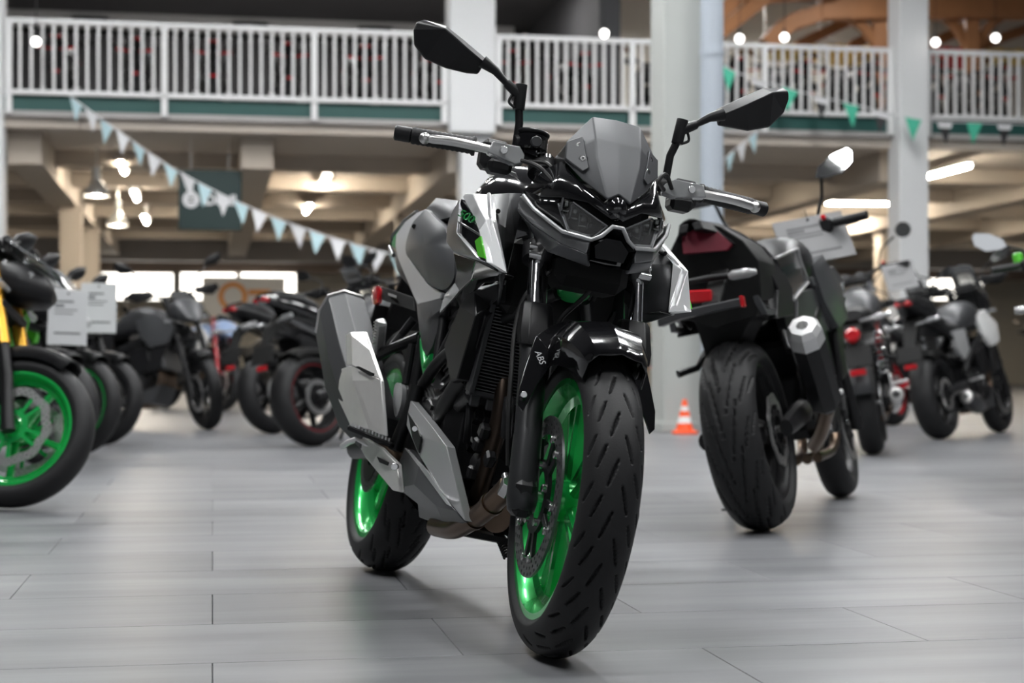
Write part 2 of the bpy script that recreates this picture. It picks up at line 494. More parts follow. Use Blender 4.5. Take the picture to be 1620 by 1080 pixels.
# shop-front behind the camera: piers, lintel and five glazed bays
mb = ubox(MB(), U0, U1, VB - 0.3, VB, 4.2, ZC)
wins = []
nb = 5; bw = (U1 - U0) / nb
for k in range(nb + 1):
    uc = U0 + k * bw
    ubox(mb, max(U0, uc - 0.35), min(U1, uc + 0.35), VB - 0.3, VB, 0, 4.2)
struct('wall_back', mb, 'hall_wall')
for k in range(nb):
    a, b_ = U0 + k * bw + 0.35, U0 + (k + 1) * bw - 0.35
    f = MB()
    for uu in (a, (a + b_) / 2 - 0.04, b_ - 0.08): ubox(f, uu, uu + 0.08, VB - 0.2, VB - 0.1, 0, 4.2)
    for zz in (0, 2.3, 4.12): ubox(f, a, b_, VB - 0.19, VB - 0.11, zz, zz + 0.08)
    wn = struct('window_%d' % (k + 1), f, 'rail_white')
    for (p, q) in ((a + .08, (a + b_) / 2 - .04), ((a + b_) / 2 + .04, b_ - .08)):
        for (z0, z1) in ((.08, 2.3), (2.38, 4.12)):
            ubox(MB(), p, q, VB - 0.155, VB - 0.145, z0, z1).build('pane', 'window_pane', wn)

# hall ceiling lamps: long panel lamps, tube by tube
hl_body = ubox(MB(), 0, 0, 0, 0, 0, 0)
body_me = MB().box((0, 0, 0.05), (0.42, 2.4, 0.08), bev=0.01).mesh('housing', 'lamp_metal')
diff_me = MB().box((0, 0, 0.0), (0.36, 2.3, 0.02)).mesh('diffuser', 'hall_lamp')
for i, u in enumerate((-2.2, 2.2, 6.6)):
    for j, v in enumerate((1.2, 5.0, 8.8, 12.6, 16.4)):
        e = empty('ceiling_lamp', Matrix.Translation(U(u, v, ZC - 0.6)) @ MU, 'long white panel lamp hanging in rows above the showroom hall', 'lamp', 'hall ceiling lamps')
        for nm, me in (('housing', body_me), ('diffuser', diff_me)):
            o = bpy.data.objects.new(nm, me); COL.objects.link(o); o.parent = e
        for yy in (-0.9, 0.9):
            MB().cyl((0, yy, 0.09), (0, yy, 0.6), 0.006, 6).build('cord', 'lamp_metal', e)

# ------------------------------------------------------------------ gallery
VG = 20.8
struct('gallery_slab', ubox(MB(), U0, U1, VG, 27.5, 3.50, 3.74), 'soffit_grey')
struct('trim_1', ubox(MB(), U0, U1, VG - 0.03, VG - 0.001, 3.57, 3.745), 'fascia_green')
struct('trim_2', ubox(MB(), U0, U1, VG - 0.04, VG - 0.001, 3.50, 3.568), 'soffit_grey')
struct('wall_gallery', ubox(ubox(MB(), U0, 4.9, 27.5, 27.8, 3.50, 5.78), 5.2, 5.5, 22.4, 27.8, 3.74, 7.2), 'dark_wall')
struct('trim_3', ubox(MB(), U0, 4.9, 27.3, 27.499, 5.86, 6.10), 'wall_white')
struct('ceiling_gallery', ubox(MB(), U0, 5.2, 20.9, 27.8, 6.1, 6.3), 'dark_ceiling')
for k_, u in enumerate((-1.0, 1.2, 3.9, 7.0, 9.8, 8.2, 11.2)):  # unseen lamps added to brighten the dim gallery and the timber roof
    e = empty('gallery_fill_lamp', MU @ Matrix.Translation((u, 23.6 if k_ < 5 else 27.2, 6.02 if u < 5 else 6.6)), ('added unseen fill lamp over the left end of the gallery', 'added unseen fill lamp over the gallery left of the broad white column', 'added unseen fill lamp over the gallery right of the broad white column', 'added unseen fill lamp over the right gallery', 'added unseen fill lamp over the far right gallery', 'added unseen fill lamp above the wide yellow banner', 'added unseen fill lamp above the rightmost yellow banner')[k_], 'lamp', 'added gallery fill lamps')
    MB().box((0, 0, .03), (.9, .3, .05), bev=.008).build('housing', 'lamp_metal', e); MB().box((0, 0, 0), (.82, .22, .012)).build('diffuser', 'gallery_fill_glow', e)
    MB().cyl((0, 0, .05), (0, 0, .08 if u < 5 else (.15 if k_ < 5 else .6)), .01, 6).build('hanger', 'lamp_metal', e)
for i in range(3):
    u = (-1.9, 0.6, 2.6)[i]
    tag(MB().box((0, 0, 0), (0.55, 0.06, 0.07), bev=0.01).build('wall_vent', 'satin_black'), ('dark bar vent on the white band above the far left gallery bikes', 'dark bar vent on the white band above the middle gallery bikes', 'dark bar vent on the white band nearest the white column')[i], 'vent', 'bar vents along the gallery wall').matrix_world = Matrix.Translation(U(u, 27.27, 5.98)) @ MU

RAIL_Z0, RAIL_Z1 = 3.79, 4.60
bal_me = MB().box((0, 0, (RAIL_Z0 + RAIL_Z1) / 2), (0.031, 0.03, RAIL_Z1 - RAIL_Z0)).mesh('baluster', 'rail_white')
post_me = MB().box((0, 0, (3.53 + RAIL_Z1) / 2), (0.072, 0.06, RAIL_Z1 - 3.53)).mesh('post', 'rail_white')
def railing(us, label):
    e = empty('gallery_railing', MU.copy(), label, 'railing', 'white gallery railings')
    y = VG - 0.08
    for (z, h) in ((RAIL_Z1 + 0.03, 0.06), (RAIL_Z0 - 0.01, 0.055)):
        MB().box(((us[0] + us[-1]) / 2, y, z), (us[-1] - us[0] + 0.072, 0.06, h), bev=0.004).build('top_rail' if z > 4 else 'bottom_rail', 'rail_white', e)
    for u in us:
        o = bpy.data.objects.new('post', post_me); COL.objects.link(o); o.parent = e; o.location = (u, y, 0)
    for a, b_ in zip(us, us[1:]):
        n = max(2, round((b_ - a) / 0.125))
        for k in range(1, n):
            o = bpy.data.objects.new('baluster', bal_me); COL.objects.link(o); o.parent = e; o.location = (a + (b_ - a) * k / n, y, 0)
railing([-8.4, -6.6, -4.8, -3.02], 'white gallery railing beyond the left edge column')
railing([-2.38, -0.57, 1.23, 2.84], 'white gallery railing left of the white column')
railing([3.52, 5.24, 6.99, 8.70], 'white gallery railing behind the beige column, up to the slim white column')
railing([9.22, 11.0, 12.8, 14.6], 'white gallery railing at the far right beyond the slim white column')

# columns
def column(name, u0, u1, v0, v1, z0, z1, m, label, base=True):
    e = empty(name, MU @ Matrix.Translation((((u0 + u1) / 2), (v0 + v1) / 2, z0)), label, 'column')
    w_, d_ = u1 - u0, v1 - v0
    MB().box((0, 0, (z1 - z0) / 2), (w_, d_, z1 - z0), bev=0.012).build('shaft', m, e)
    if base: MB().box((0, 0, 0.04), (w_ + 0.03, d_ + 0.03, 0.08), bev=0.006).build('skirting', m, e)
    MB().box((0, 0, z1 - z0 - 0.06), (w_ + 0.04, d_ + 0.04, 0.1), bev=0.006).build('head_plate', m, e)
column('column', 3.06, 3.44, VG + 0.03, VG + 0.4, 0, 3.5, 'column_white', 'white square column standing under the gallery behind the green motorcycle')
column('column', 2.89, 3.47, VG - 0.16, VG + 0.22, 3.42, 6.1, 'column_white', 'broad white column rising past the gallery railing', base=False)
column('column', 8.76, 9.16, VG - 0.25, VG + 0.15, 0, 7.2, 'column_white', 'slim white column on the right from floor to roof')
column('column', -2.95, -2.44, VG - 0.16, VG + 0.25, 0, 6.1, 'column_white', 'white column at the left edge of the gallery')
column('column', 3.56, 3.97, 13.05, 13.46, 0, 7.2, 'column_beige', 'beige square column standing in the hall beside the traffic cone')
e = empty('drain_pipe', MU @ Matrix.Translation((3.92, 12.92, 0)), 'round blue-grey pipe running up beside the beige column', 'pipe')
MB().cyl((0, 0, 0), (0, 0, 7.2), 0.092, 28).build('tube', 'pipe_blue', e)
for z in (1.2, 3.0, 5.0): MB().cyl((0, 0, z), (0, 0, z + 0.05), 0.099, 28).build('clamp', 'pipe_blue', e)

# ------------------------------------------------------------------ under the gallery
mb = ubox(MB(), U0, U1, VG + 0.05, VF, 3.38, 3.499)
struct('ceiling_lower', mb, 'deck_ceiling')
def beam(u0, u1, v0, v1, z0, z1, label, m='deck_beam'):
    o = ubox(MB(), u0, u1, v0, v1, z0, z1).build('ceiling_beam', m); tag(o, kind='structure'); return o
for u in (-2.45, 0.35, 2.95, 5.9, 8.75, 11.8, 14.8): beam(u, u + 0.4, VG + 0.4, 39, 2.98, 3.379, 'b')
for v in (23.0, 25.6, 28.2, 30.8, 33.4, 36.0):
    beam(U0, U1, v, v + 0.35, 3.18, 3.378, 'b')
struct('trim_4', ubox(MB(), U0, U1, 38.6, 39.0, 2.86, 3.377), 'soffit_grey')
struct('trim_5', ubox(MB(), U0, U1, 39.4, 39.6, 2.66, 3.376), 'brown_band')
for i, (u, v, lb) in enumerate(((-2.35, 27.0, 'nearer beige column under the gallery at the far left'), (-2.35, 31.0, 'farther beige column under the gallery at the far left'),
                              (3.0, 27.6, 'beige column under the gallery behind the tank of the green motorcycle'), (5.95, 27, 'beige column under the gallery right of the blue-grey pipe'), (9.0, 29.5, 'beige column behind the slim white column'), (12, 29, 'beige column under the gallery at the far right'))):
    column('column', u, u + 0.34, v, v + 0.34, 0, 3.0, 'deck_beam', lb)
def tube_lamp(px, py, v, L, label, z=2.93, ang=0.0):
    p = at_v(px, py, v)
    e = empty('tube_lamp', MU @ Matrix.Translation((p.x, v, p.z)) @ Matrix.Rotation(ang, 4, 'Z'), label, 'lamp', 'tube lamps under the gallery')
    MB().box((0, 0, 0.045), (0.14, L + 0.1, 0.05), bev=0.008).build('housing', 'lamp_metal', e)
    t = MB()
    t.cyl((0, -L / 2, 0), (0, L / 2, 0), 0.035, 14)
    t.build('tube', 'deck_tube', e)
    if 3.37 - p.z > 0.1:
        for yy in (-L * .35, L * .35): MB().cyl((0, yy, 0.06), (0, yy, 3.37 - p.z), 0.006, 6).build('hanger', 'lamp_metal', e)
tube_lamp(194, 265, 23.5, 1.1, 'slanting tube lamp nearest the gallery edge on the left')
tube_lamp(214, 309, 26.2, 1.1, 'second tube lamp behind the blue pennants on the left')
tube_lamp(230, 347, 29.5, 1.1, 'third, farthest tube lamp on the left')
tube_lamp(513, 289, 25.2, 1.2, 'tube lamp right of the dark green sign')
tube_lamp(487, 330, 28.6, 1.2, 'farther tube lamp right of the dark green sign')
tube_lamp(1498, 271, 21.9, 1.4, 'tube lamp at the upper right beyond the slim white column')
tube_lamp(1577, 319, 26.0, 1.6, 'tube lamp at the right edge, lower than its neighbour')
tube_lamp(1195, 347, 29.0, 1.5, 'tube lamp right of the blue-grey pipe')
tube_lamp(1372, 321, 26.9, 1.4, 'tube lamp left of the slim white column', ang=1.5)
tube_lamp(1335, 353, 29.5, 1.2, 'far tube lamp above the grey price card')
tube_lamp(1262, 368, 32.2, 1.2, 'farthest tube lamp above the grey price card')
# wider warm light of the deck: batten lamps added, hidden from view by beams
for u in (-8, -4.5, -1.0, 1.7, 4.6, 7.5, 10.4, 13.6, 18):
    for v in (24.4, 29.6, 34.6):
        e = empty('deck_fill_lamp', MU @ Matrix.Translation((u, v, 3.34)), 'hidden fill lamp added between the beams under the gallery', 'lamp', 'added fill lamps between the beams')
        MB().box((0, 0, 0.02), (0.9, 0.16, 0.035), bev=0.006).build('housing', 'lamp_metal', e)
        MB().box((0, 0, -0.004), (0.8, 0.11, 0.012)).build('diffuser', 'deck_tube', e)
def pendant(px, py, v, label):
    p = at_v(px, py, v)
    e = empty('pendant_lamp', MU @ Matrix.Translation((p.x, v, p.z)), label, 'lamp', 'pendant lamps under the gallery')
    MB().lathe([(0, 0.16), (0.06, 0.158), (0.16, 0.09), (0.21, 0.055), (0.21, 0.0001)], (0, 0, 0), (0, 0, 1), 24).build('shade', 'lamp_metal', e)
    MB().cyl((0, 0, 0.21), (0, 0, 0.38), 0.055, 16).build('ballast', 'lamp_metal', e)
    MB().sphere((0, 0, 0.06), 0.07).build('bulb', 'deck_tube', e)
    MB().cyl((0, 0, 0.38), (0, 0, 3.37 - p.z), 0.01, 6).build('cord', 'lamp_metal', e)
pendant(153, 310, 22.4, 'bell pendant lamp hanging below the pennants, the nearer one')
pendant(186, 357, 25.8, 'bell pendant lamp, the farther smaller one')
# far light boxes, their glow enlarged to imitate the bright wall; and print wall
for i, (x0, x1, lb) in enumerate(((158, 275, 'bright light box on the far wall, leftmost'), (284, 375, 'bright light box on the far wall beneath the dark green sign'), (380, 470, 'bright light box on the far wall left of the silver muffler'), (1460, 1560, 'bright light box on the far wall at the right'))):
    a = at_v(x0, 431, 39.3); b_ = at_v(x1, 474, 39.3)
    e = empty('light_box', MU @ Matrix.Translation(((a.x + b_.x) / 2, 39.45, (a.z + b_.z) / 2)), lb, 'light box', 'light boxes on the far wall')
    MB().box((0, 0.05, 0), (b_.x - a.x, 0.1, a.z - b_.z + 0.06), bev=0.01).build('case', 'rail_white', e)
    MB().box((0, -0.005, 0), (b_.x - a.x - 0.06, 0.012, a.z - b_.z), bev=0.003).build('face', 'light_box_face', e)
a = at_v(386, 456, 39.2)
e = empty('wall_print', MU @ Matrix.Translation((a.x, 39.3, 2.1)), 'white poster board with orange ring print on the far wall', 'poster')
MB().box((0, 0, 0), (1.9, 0.03, 0.9), bev=0.005).build('board', 'white_paint', e)
MB().lathe([(-0.02, 0.22), (-0.02, 0.33), (-0.017, 0.33), (-0.017, 0.22)], (-0.25, 0, 0), (0, 1, 0), 32, closed=True).build('ring_print', 'orange_print', e)
MB().box((0.35, -0.018, 0.1), (0.5, 0.005, 0.12)).build('bar_print', 'orange_print', e)

# dark green hanging sign
a = at_v(282, 268, 21.4); b_ = at_v(382, 365, 21.4)
sw, sh = b_.x - a.x, a.z - b_.z
e = empty('hanging_sign', MU @ Matrix.Translation(((a.x + b_.x) / 2, 21.4, (a.z + b_.z) / 2)), 'square dark green sign with white round emblem and white lettering hung under the gallery', 'sign')
bd = MB().box((0, 0, 0), (sw, 0.06, sh), bev=0.006).build('board', 'sign_green', e)
kx = sw / 100.0
MXZ = Matrix(((1, 0, 0, 0), (0, 0, -1, 0), (0, 1, 0, 0), (0, 0, 0, 1)))
em = MB().lathe([(-0.036, 0.008), (-0.036, 13.2 * kx), (-0.030, 13.2 * kx), (-0.030, 0.008)], (-30 * kx, 0, -0.0), (0, 1, 0), 32, closed=True)
em.build('emblem', 'pennant_white', e)
MB().cyl((-30 * kx, -0.036, 15 * kx), (-30 * kx, -0.030, 15 * kx), 3.6 * kx, 16).build('emblem_knob', 'pennant_white', e)
for zz in (3.6, -3.6):
    MB().box((-30 * kx, -0.037, zz * kx), (11 * kx, 0.004, 2.6 * kx), bev=0.0).build('emblem_slot', 'sign_green', e)
text_obj('lettering', 'Duell', 23 * kx, 'pennant_white', e, Matrix.Translation((17 * kx, -0.033, -0.5 * kx)) @ MXZ, depth=0.003, bold=0.006)
for xx in (-.3, .3): MB().cyl((xx * sw, 0, sh / 2), (xx * sw, 0, 3.37 - (a.z + b_.z) / 2), 0.005, 6).build('hanger', 'lamp_metal', e)

# bunting
def bunting(name, pts, label, cols, n, hw=0.085, hh=0.21, group='bunting garlands'):
    """pts: (u, v, z) of the line"""
    C_ = cr(pts, 16)
    e = empty(name, MU @ Matrix.Translation(C_[0]), label, 'bunting', group)
    o0 = C_[0]
    MB().tube([p - o0 for p in C_], 0.008, 6).build('line', 'pennant_white', e)
    L = [0]
    for p, q in zip(C_, C_[1:]): L.append(L[-1] + (q - p).length)
    for k in range(n):
        s = L[-1] * (k + 0.5) / n
        i = max(j for j in range(len(L)) if L[j] <= s); i = min(i, len(C_) - 2)
        t = (s - L[i]) / max(1e-6, L[i + 1] - L[i]); p = C_[i].lerp(C_[i + 1], t) - o0
        d = (C_[i + 1] - C_[i]).normalized()
        tw = random.uniform(-0.35, 0.35); dn = Vector((0.12 * math.sin(k * 2.1), tw * 0.35, -1)).normalized()
        A, B, Cc = p - d * hw, p + d * hw, p + dn * hh
        th = Vector((0, 0.004, 0))
        c0 = cols[k % len(cols)]
        if c0 == 'striped':
            pn = MB().prism([A, B, Cc], th).build('pennant', 'pennant_black', e)
            M1, M2 = A.lerp(Cc, .28), B.lerp(Cc, .28); M3, M4 = A.lerp(Cc, .45), B.lerp(Cc, .45)
            q = Vector((0, -0.002, 0))
            MB().prism([A.lerp(Cc, .06) + q, B.lerp(Cc, .06) + q, M2 + q, M1 + q], Vector((0, 0.0015, 0))).build('stripe', 'pennant_white', pn)
        else:
            MB().prism([A, B, Cc], th).build('pennant', c0, e)
g1 = [at_v(108, 150, 20.5), at_v(170, 195, 20.3), at_v(277, 268, 20.0), at_v(391, 326, 19.7), at_v(507, 370, 19.5), at_v(640, 405, 19.4), at_v(800, 418, 19.4), at_v(960, 385, 19.6), at_v(1100, 288, 20.0), at_v(1200, 205, 20.5)]
bunting('bunting', g1, 'pale blue and white pennant bunting sagging across below the gallery', ['pennant_blue', 'pennant_white'], 41, hw=.098, hh=.25)
g2 = [at_v(1130, 95, 20.4), at_v(1175, 118, 20.4), at_v(1270, 146, 20.3), at_v(1370, 170, 20.3), at_v(1467, 190, 20.2), at_v(1562, 194, 20.2), at_v(1680, 198, 20.2), at_v(1800, 195, 20.2)]
bunting('bunting', g2, 'green and black pennant bunting draped over the right railing', ['pennant_green', 'striped'], 14, hw=0.11, hh=0.29)

# globe lamps hanging in front of the gallery
for i, (px, py, v, lb) in enumerate(((57, 66, 20.2, 'white globe lamp in front of the leftmost gallery bikes'), (956, 53, 20.2, 'white globe lamp above the railing left of the beige column'), (1170, 61, 20.3, 'white globe lamp just right of the blue-grey pipe'), (1241, 59, 20.3, 'white globe lamp under the timber arch'), (1480, 67, 20.3, 'white globe lamp right of the slim white column'), (1575, 60, 20.3, 'white globe lamp nearest the right edge'))):
    p = at_v(px, py, v)
    e = empty('globe_lamp', MU @ Matrix.Translation((p.x, v, p.z)), lb, 'lamp', 'globe lamps at the gallery')
    MB().sphere((0, 0, 0), 0.052, 16).build('globe', 'globe', e)
    MB().cyl((0, 0, 0.05), (0, 0, 0.11), 0.02, 10).build('socket', 'satin_black', e)
    MB().cyl((0, 0, 0.11), (0, 0, (6.0 if px < 1100 else 7.2) - p.z), 0.006, 6).build('cord', 'satin_black', e)

# timber roof frame above the right gallery
def timber(mbx, px0, py0, px1, py1, v, wd, hg):
    a, b_ = at_v(px0, py0, v), at_v(px1, py1, v)
    mbx.bar(U(*a), U(*b_), wd, hg, bev=0.01)
e = empty('timber_truss', MU @ Matrix.Translation((6.0, 25.4, 3.74)), 'brown timber roof frame with posts and arched braces above the right gallery', 'roof frame')
Minv = (MU @ Matrix.Translation((6.0, 25.4, 3.74))).inverted()
def tpart(name, segs, v, wd, hg):
    for s_ in segs:
        m_ = MB(); timber(m_, *s_, v, wd, hg); m_.xf(Minv); m_.build(name, 'timber', e)
tpart('tie_beam', [(1296, 14, 1560, 12), (1558, 12, 1800, 14)], 25.4, 0.28, 0.36)
tpart('arch', [(1212, 72, 1232, 50), (1230, 52, 1256, 34), (1252, 36, 1300, 20)], 25.4, 0.24, 0.26)
tpart('rafter', [(1120, 66, 1236, -24), (1130, 30, 1180, -14), (1180, -4, 1330, -16)], 25.1, 0.2, 0.22)
tpart('purlin', [(1262, 72, 1340, 34), (1345, 74, 1400, 44), (1462, 74, 1545, 36), (1545, 74, 1640, 40)], 26.6, 0.14, 0.17)
tpart('post', [(1391, 238, 1391, 20), (1537, 238, 1537, 20)], 25.5, 0.22, 0.22)
tpart('brace', [(1346, 28, 1368, 44), (1366, 42, 1386, 72), (1434, 28, 1412, 46), (1414, 44, 1396, 72), (1496, 28, 1516, 46), (1514, 44, 1532, 76), (1582, 28, 1560, 46), (1562, 44, 1543, 76)], 25.5, 0.14, 0.14)
struct('wall_gallery_right', ubox(MB(), 5.5, U1, 29.5, 29.8, 3.5, 7.2), 'cream')
struct('gallery_floor_right', ubox(MB(), 5.5, U1, 27.5, 29.8, 3.5, 3.74), 'soffit_grey')
struct('added_dark_wall', ubox(MB(), 5.5, U1, 28.4, 28.5, 3.74, 5.0), 'dark_wall')  # added dark sheet so the background below the banners stays dark
o = struct('ceiling_gallery_right', ubox(MB(), 5.5, U1, 20.9, 24.2, 6.75, 6.9), 'timber')
# banners
for i, (x0, x1, y0, y1, m, lb) in enumerate(((1205, 1300, 66, 98, 'banner_yellow', 'yellow banner behind the railing right of the blue-grey pipe'), (1310, 1392, 68, 105, 'banner_yellow', 'wide yellow banner behind the railing left of the slim white column'), (1392, 1420, 70, 104, 'banner_red', 'narrow red banner beside the slim white column'), (1457, 1535, 72, 110, 'banner_red', 'red banner behind the far right railing'), (1560, 1660, 75, 106, 'banner_yellow', 'yellow banner behind the railing at the right edge'))):
    a = at_v(x0, y0, 27.0); b_ = at_v(x1, y1, 27.0)
    e = empty('banner', MU @ Matrix.Translation(((a.x + b_.x) / 2, 27.0, (a.z + b_.z) / 2)), lb, 'banner', 'banners behind the right gallery')
    q = [(-(b_.x - a.x) / 2 + (b_.x - a.x) * k / 16, 0.03 * math.sin(k * 1.3), 0) for k in range(17)]
    h_ = (a.z - b_.z) / 2
    MB().ribbon([(x, y, h_) for x, y, z in q], [(x, y, -h_) for x, y, z in q], (0, 0.01, 0)).build('cloth', m, e, ang=60)
    MB().cyl((-(b_.x - a.x) / 2, 0, h_), ((b_.x - a.x) / 2, 0, h_), 0.015, 8).build('rod', 'lamp_metal', e)
    for sx in (-.9, .9): MB().cyl((sx * (b_.x - a.x) / 2, 0, h_), (sx * (b_.x - a.x) / 2, 0, 7.2 - (a.z + b_.z) / 2), 0.005, 6).build('cord', 'lamp_metal', e)

# traffic cone by the beige column
p = ground(1083, 686)
e = empty('traffic_cone', Matrix.Translation(p), 'small orange and white traffic cone on the floor by the beige column', 'cone')
MB().box((0, 0, 0.012), (0.19, 0.19, 0.024), bev=0.006).build('base', 'cone_orange', e)
def cone_r(z): return 0.075 - 0.058 * z / 0.27
for (z0, z1, m, nm) in ((0.024, 0.085, 'cone_orange', 'body'), (0.085, 0.135, 'white_paint', 'band'), (0.135, 0.18, 'cone_orange', 'body'), (0.18, 0.215, 'white_paint', 'band'), (0.215, 0.27, 'cone_orange', 'tip')):
    MB().lathe([(z0, 0.0001), (z0, cone_r(z0)), (z1, cone_r(z1)), (z1, 0.0001)], (0, 0, 0), (0, 0, 1), 28).build(nm, m, e)
# ------------------------------------------------------------------ wheels
def tyre_mb(R, w, rb=0.222, b=None, nt=96, m=20, grooves=None, gw=0.0028, gd=0.005):
    """tyre about the y axis; grooves: list of (theta0, s0, theta1, s1), s = lateral arc in -1..1"""
    a = w / 2; b = b or a * 0.82
    Rs = R - b
    prof = [(-a * 0.74, rb), (-a * 0.90, rb + 0.012), (-a * 0.985, (rb + 0.012) * .35 + Rs * .65)]
    ns = len(prof)
    ph = np.linspace(-PI / 2, PI / 2, m)
    prof += [(a * math.sin(p), Rs + b * math.cos(p)) for p in ph]
    prof += [(-y, r) for (y, r) in prof[:ns][::-1]]
    prof = np.array(prof); K = len(prof)
    th = np.linspace(0, 2 * PI, nt, endpoint=False)
    rad = np.tile(prof[:, 1], (nt, 1)); yy = np.tile(prof[:, 0], (nt, 1))
    if grooves:
        # arc length metric on the crown
        cy = a * np.sin(ph); cz = b * np.cos(ph)
        ds = np.concatenate([[0], np.cumsum(np.hypot(np.diff(cy), np.diff(cz)))]); ds -= ds[-1] / 2; half = ds[-1]
        TH, S_ = np.meshgrid(th, ds, indexing='ij')
        mask = np.zeros_like(TH)
        for (t0, s0, t1, s1) in grooves:
            tc_ = (t0 + t1) / 2
            dt = (TH - tc_ + PI) % (2 * PI) - PI
            px_, py_ = dt * R, S_
            ax_, ay_ = (t0 - tc_) * R, s0 * half; bx_, by_ = (t1 - tc_) * R, s1 * half
            dx, dy = bx_ - ax_, by_ - ay_; L2 = dx * dx + dy * dy
            t = np.clip(((px_ - ax_) * dx + (py_ - ay_) * dy) / L2, 0, 1)
            dd = np.hypot(px_ - ax_ - t * dx, py_ - ay_ - t * dy)
            wid = gw * (0.45 + 0.55 * np.sin(PI * np.clip(t, 0.08, 0.92)))
            mask = np.maximum(mask, np.clip((wid * 1.35 - dd) / (wid * 0.7), 0, 1))
        rad[:, ns:ns + m] -= mask * gd * np.cos(ph)[None, :]
        yy[:, ns:ns + m] -= mask * gd * np.sin(ph)[None, :]
    X = rad * np.cos(th)[:, None]; Z = rad * np.sin(th)[:, None]
    mb = MB(); mb.v = [tuple(p) for p in np.stack([X, yy, Z], -1).reshape(-1, 3).tolist()]
    idx = np.arange(nt * K).reshape(nt, K); nx = np.roll(idx, -1, 0)
    mb.f = [tuple(q) for q in np.stack([idx[:, :-1], nx[:, :-1], nx[:, 1:], idx[:, 1:]], -1).reshape(-1, 4).tolist()]
    return mb

def rim_mb(hw, rb=0.228, n=72):
    """rim barrel, half width hw"""
    o = [(-hw, rb), (-hw, rb - 0.012), (-hw + 0.006, rb - 0.018), (-hw + 0.014, rb - 0.024), (-hw * 0.45, rb - 0.030), (-hw * 0.30, rb - 0.045),
         (hw * 0.30, rb - 0.045), (hw * 0.45, rb - 0.030), (hw - 0.014, rb - 0.024), (hw - 0.006, rb - 0.018), (hw, rb - 0.012), (hw, rb),
         (hw - 0.004, rb + 0.002), (hw - 0.008, rb - 0.006), (-hw + 0.008, rb - 0.006), (-hw + 0.004, rb + 0.002)]
    return MB().lathe(o, (0, 0, 0), (0, 1, 0), n, closed=True)

def spokes_mbs(n, r0, r1, w0, w1, d0, d1, fork=0.0, twist=0.0, off=0.0):
    out = []
    for k in range(n):
        a = 2 * PI * k / n + off
        for sgn in ((-1, 1) if fork else (0,)):
            a0 = a + sgn * fork * 0.25; a1 = a + sgn * fork + twist
            p0 = V(r0 * math.cos(a0), 0, r0 * math.sin(a0)); p1 = V(r1 * math.cos(a1), 0, r1 * math.sin(a1))
            d = (p1 - p0).normalized(); sd = V(-d.z, 0, d.x)
            rings = []
            for t in (0, 0.25, 0.5, 0.75, 1.0):
                c = p0.lerp(p1, t); ww = (w0 + (w1 - w0) * t) * (1 - 0.25 * math.sin(PI * t)); dd = d0 + (d1 - d0) * t
                rings.append([c + sd * ww * x + V(0, dd * y, 0) for x, y in ((-1, -.55), (-.55, -1), (.55, -1), (1, -.55), (1, .55), (.55, 1), (-.55, 1), (-1, .55))])
            out.append(MB().loft(rings))
    return out

def disc_mb(r0, r1, th=0.005, na=40, rows=3, hole=0.0042, petal=0.0, slant=0.5):
    """drilled brake disc about y: cells with octagonal holes"""
    mb = MB(); da = 2 * PI / na; dr = (r1 - r0) / rows
    for i in range(na):
        for j in range(rows):
            off = slant * j * da
            def P(fa, fr):
                a = (i + fa) * da + off + (fr * slant * da)
                r = r0 + (j + fr) * dr
                if petal:
                    wv = math.cos(a * na / 4) * petal
                    if j == rows - 1: r += wv * fr
                    if j == 0: r += wv * (1 - fr)
                return (r * math.cos(a), r * math.sin(a))
            outer = [P(*q) for q in ((0, 0), (.5, 0), (1, 0), (1, .5), (1, 1), (.5, 1), (0, 1), (0, .5))]
            c = P(.5, .5); a_c = math.atan2(c[1], c[0])
            inner = []
            for q in outer:
                d = math.hypot(q[0] - c[0], q[1] - c[1]); inner.append((c[0] + (q[0] - c[0]) / d * hole, c[1] + (q[1] - c[1]) / d * hole))
            vs_ = [(x, s * th / 2, z) for s in (-1, 1) for x, z in outer + inner]
            fs = []
            for k in range(8):
                k2 = (k + 1) % 8
                fs += [(k, k2, 8 + k2, 8 + k), (16 + k, 24 + k, 24 + k2, 16 + k2), (8 + k, 8 + k2, 24 + k2, 24 + k)]
            if j == 0: fs += [(0, 16, 17, 1), (1, 17, 18, 2)]
            if j == rows - 1: fs += [(4, 20, 21, 5), (5, 21, 22, 6)]
            mb.add(vs_, fs)
    return mb

def coil_pts(a, b, r, turns, n=10):
    a = Vector(a); b = Vector(b); d = (b - a); e1 = d.orthogonal().normalized(); e2 = d.normalized().cross(e1)
    N = int(turns * n)
    return [a + d * (i / N) + (e1 * math.cos(2 * PI * i / n) + e2 * math.sin(2 * PI * i / n)) * r for i in range(N + 1)]
# ------------------------------------------------------------------ the green-wheeled motorcycle in front
HM = Matrix.Translation((-0.357, 4.457, 0.0015)) @ Matrix.Rotation(R_(17.5 - 90), 4, 'Z') @ Matrix.Rotation(R_(-12.15), 4, 'X')
HMI = HM.inverted()
WB = 1.375
RAKE = R_(24.5)
SO = V(WB + 0.092, 0, 0)
SAX = V(-math.sin(RAKE), 0, math.cos(RAKE))
ST = Matrix.Translation(SO) @ Matrix.Rotation(R_(-5.1), 4, SAX) @ Matrix.Translation(-SO)
STI = ST.inverted()
def _cut(px, py, ax, val, steer):
    o = HMI @ CAMP; d = HMI.to_3x3() @ cam_ray(px, py)
    if steer: o = STI @ o; d = STI.to_3x3() @ d
    return o + d * ((val - o[ax]) / d[ax])
def h(px, py, y): return _cut(px, py, 1, y, False)      # on the bike's plane y = const
def hx(px, py, x): return _cut(px, py, 0, x, False)
def s(px, py, x): return _cut(px, py, 0, x, True)       # on the steered plane x = const
def sy(px, py, y): return _cut(px, py, 1, y, True)

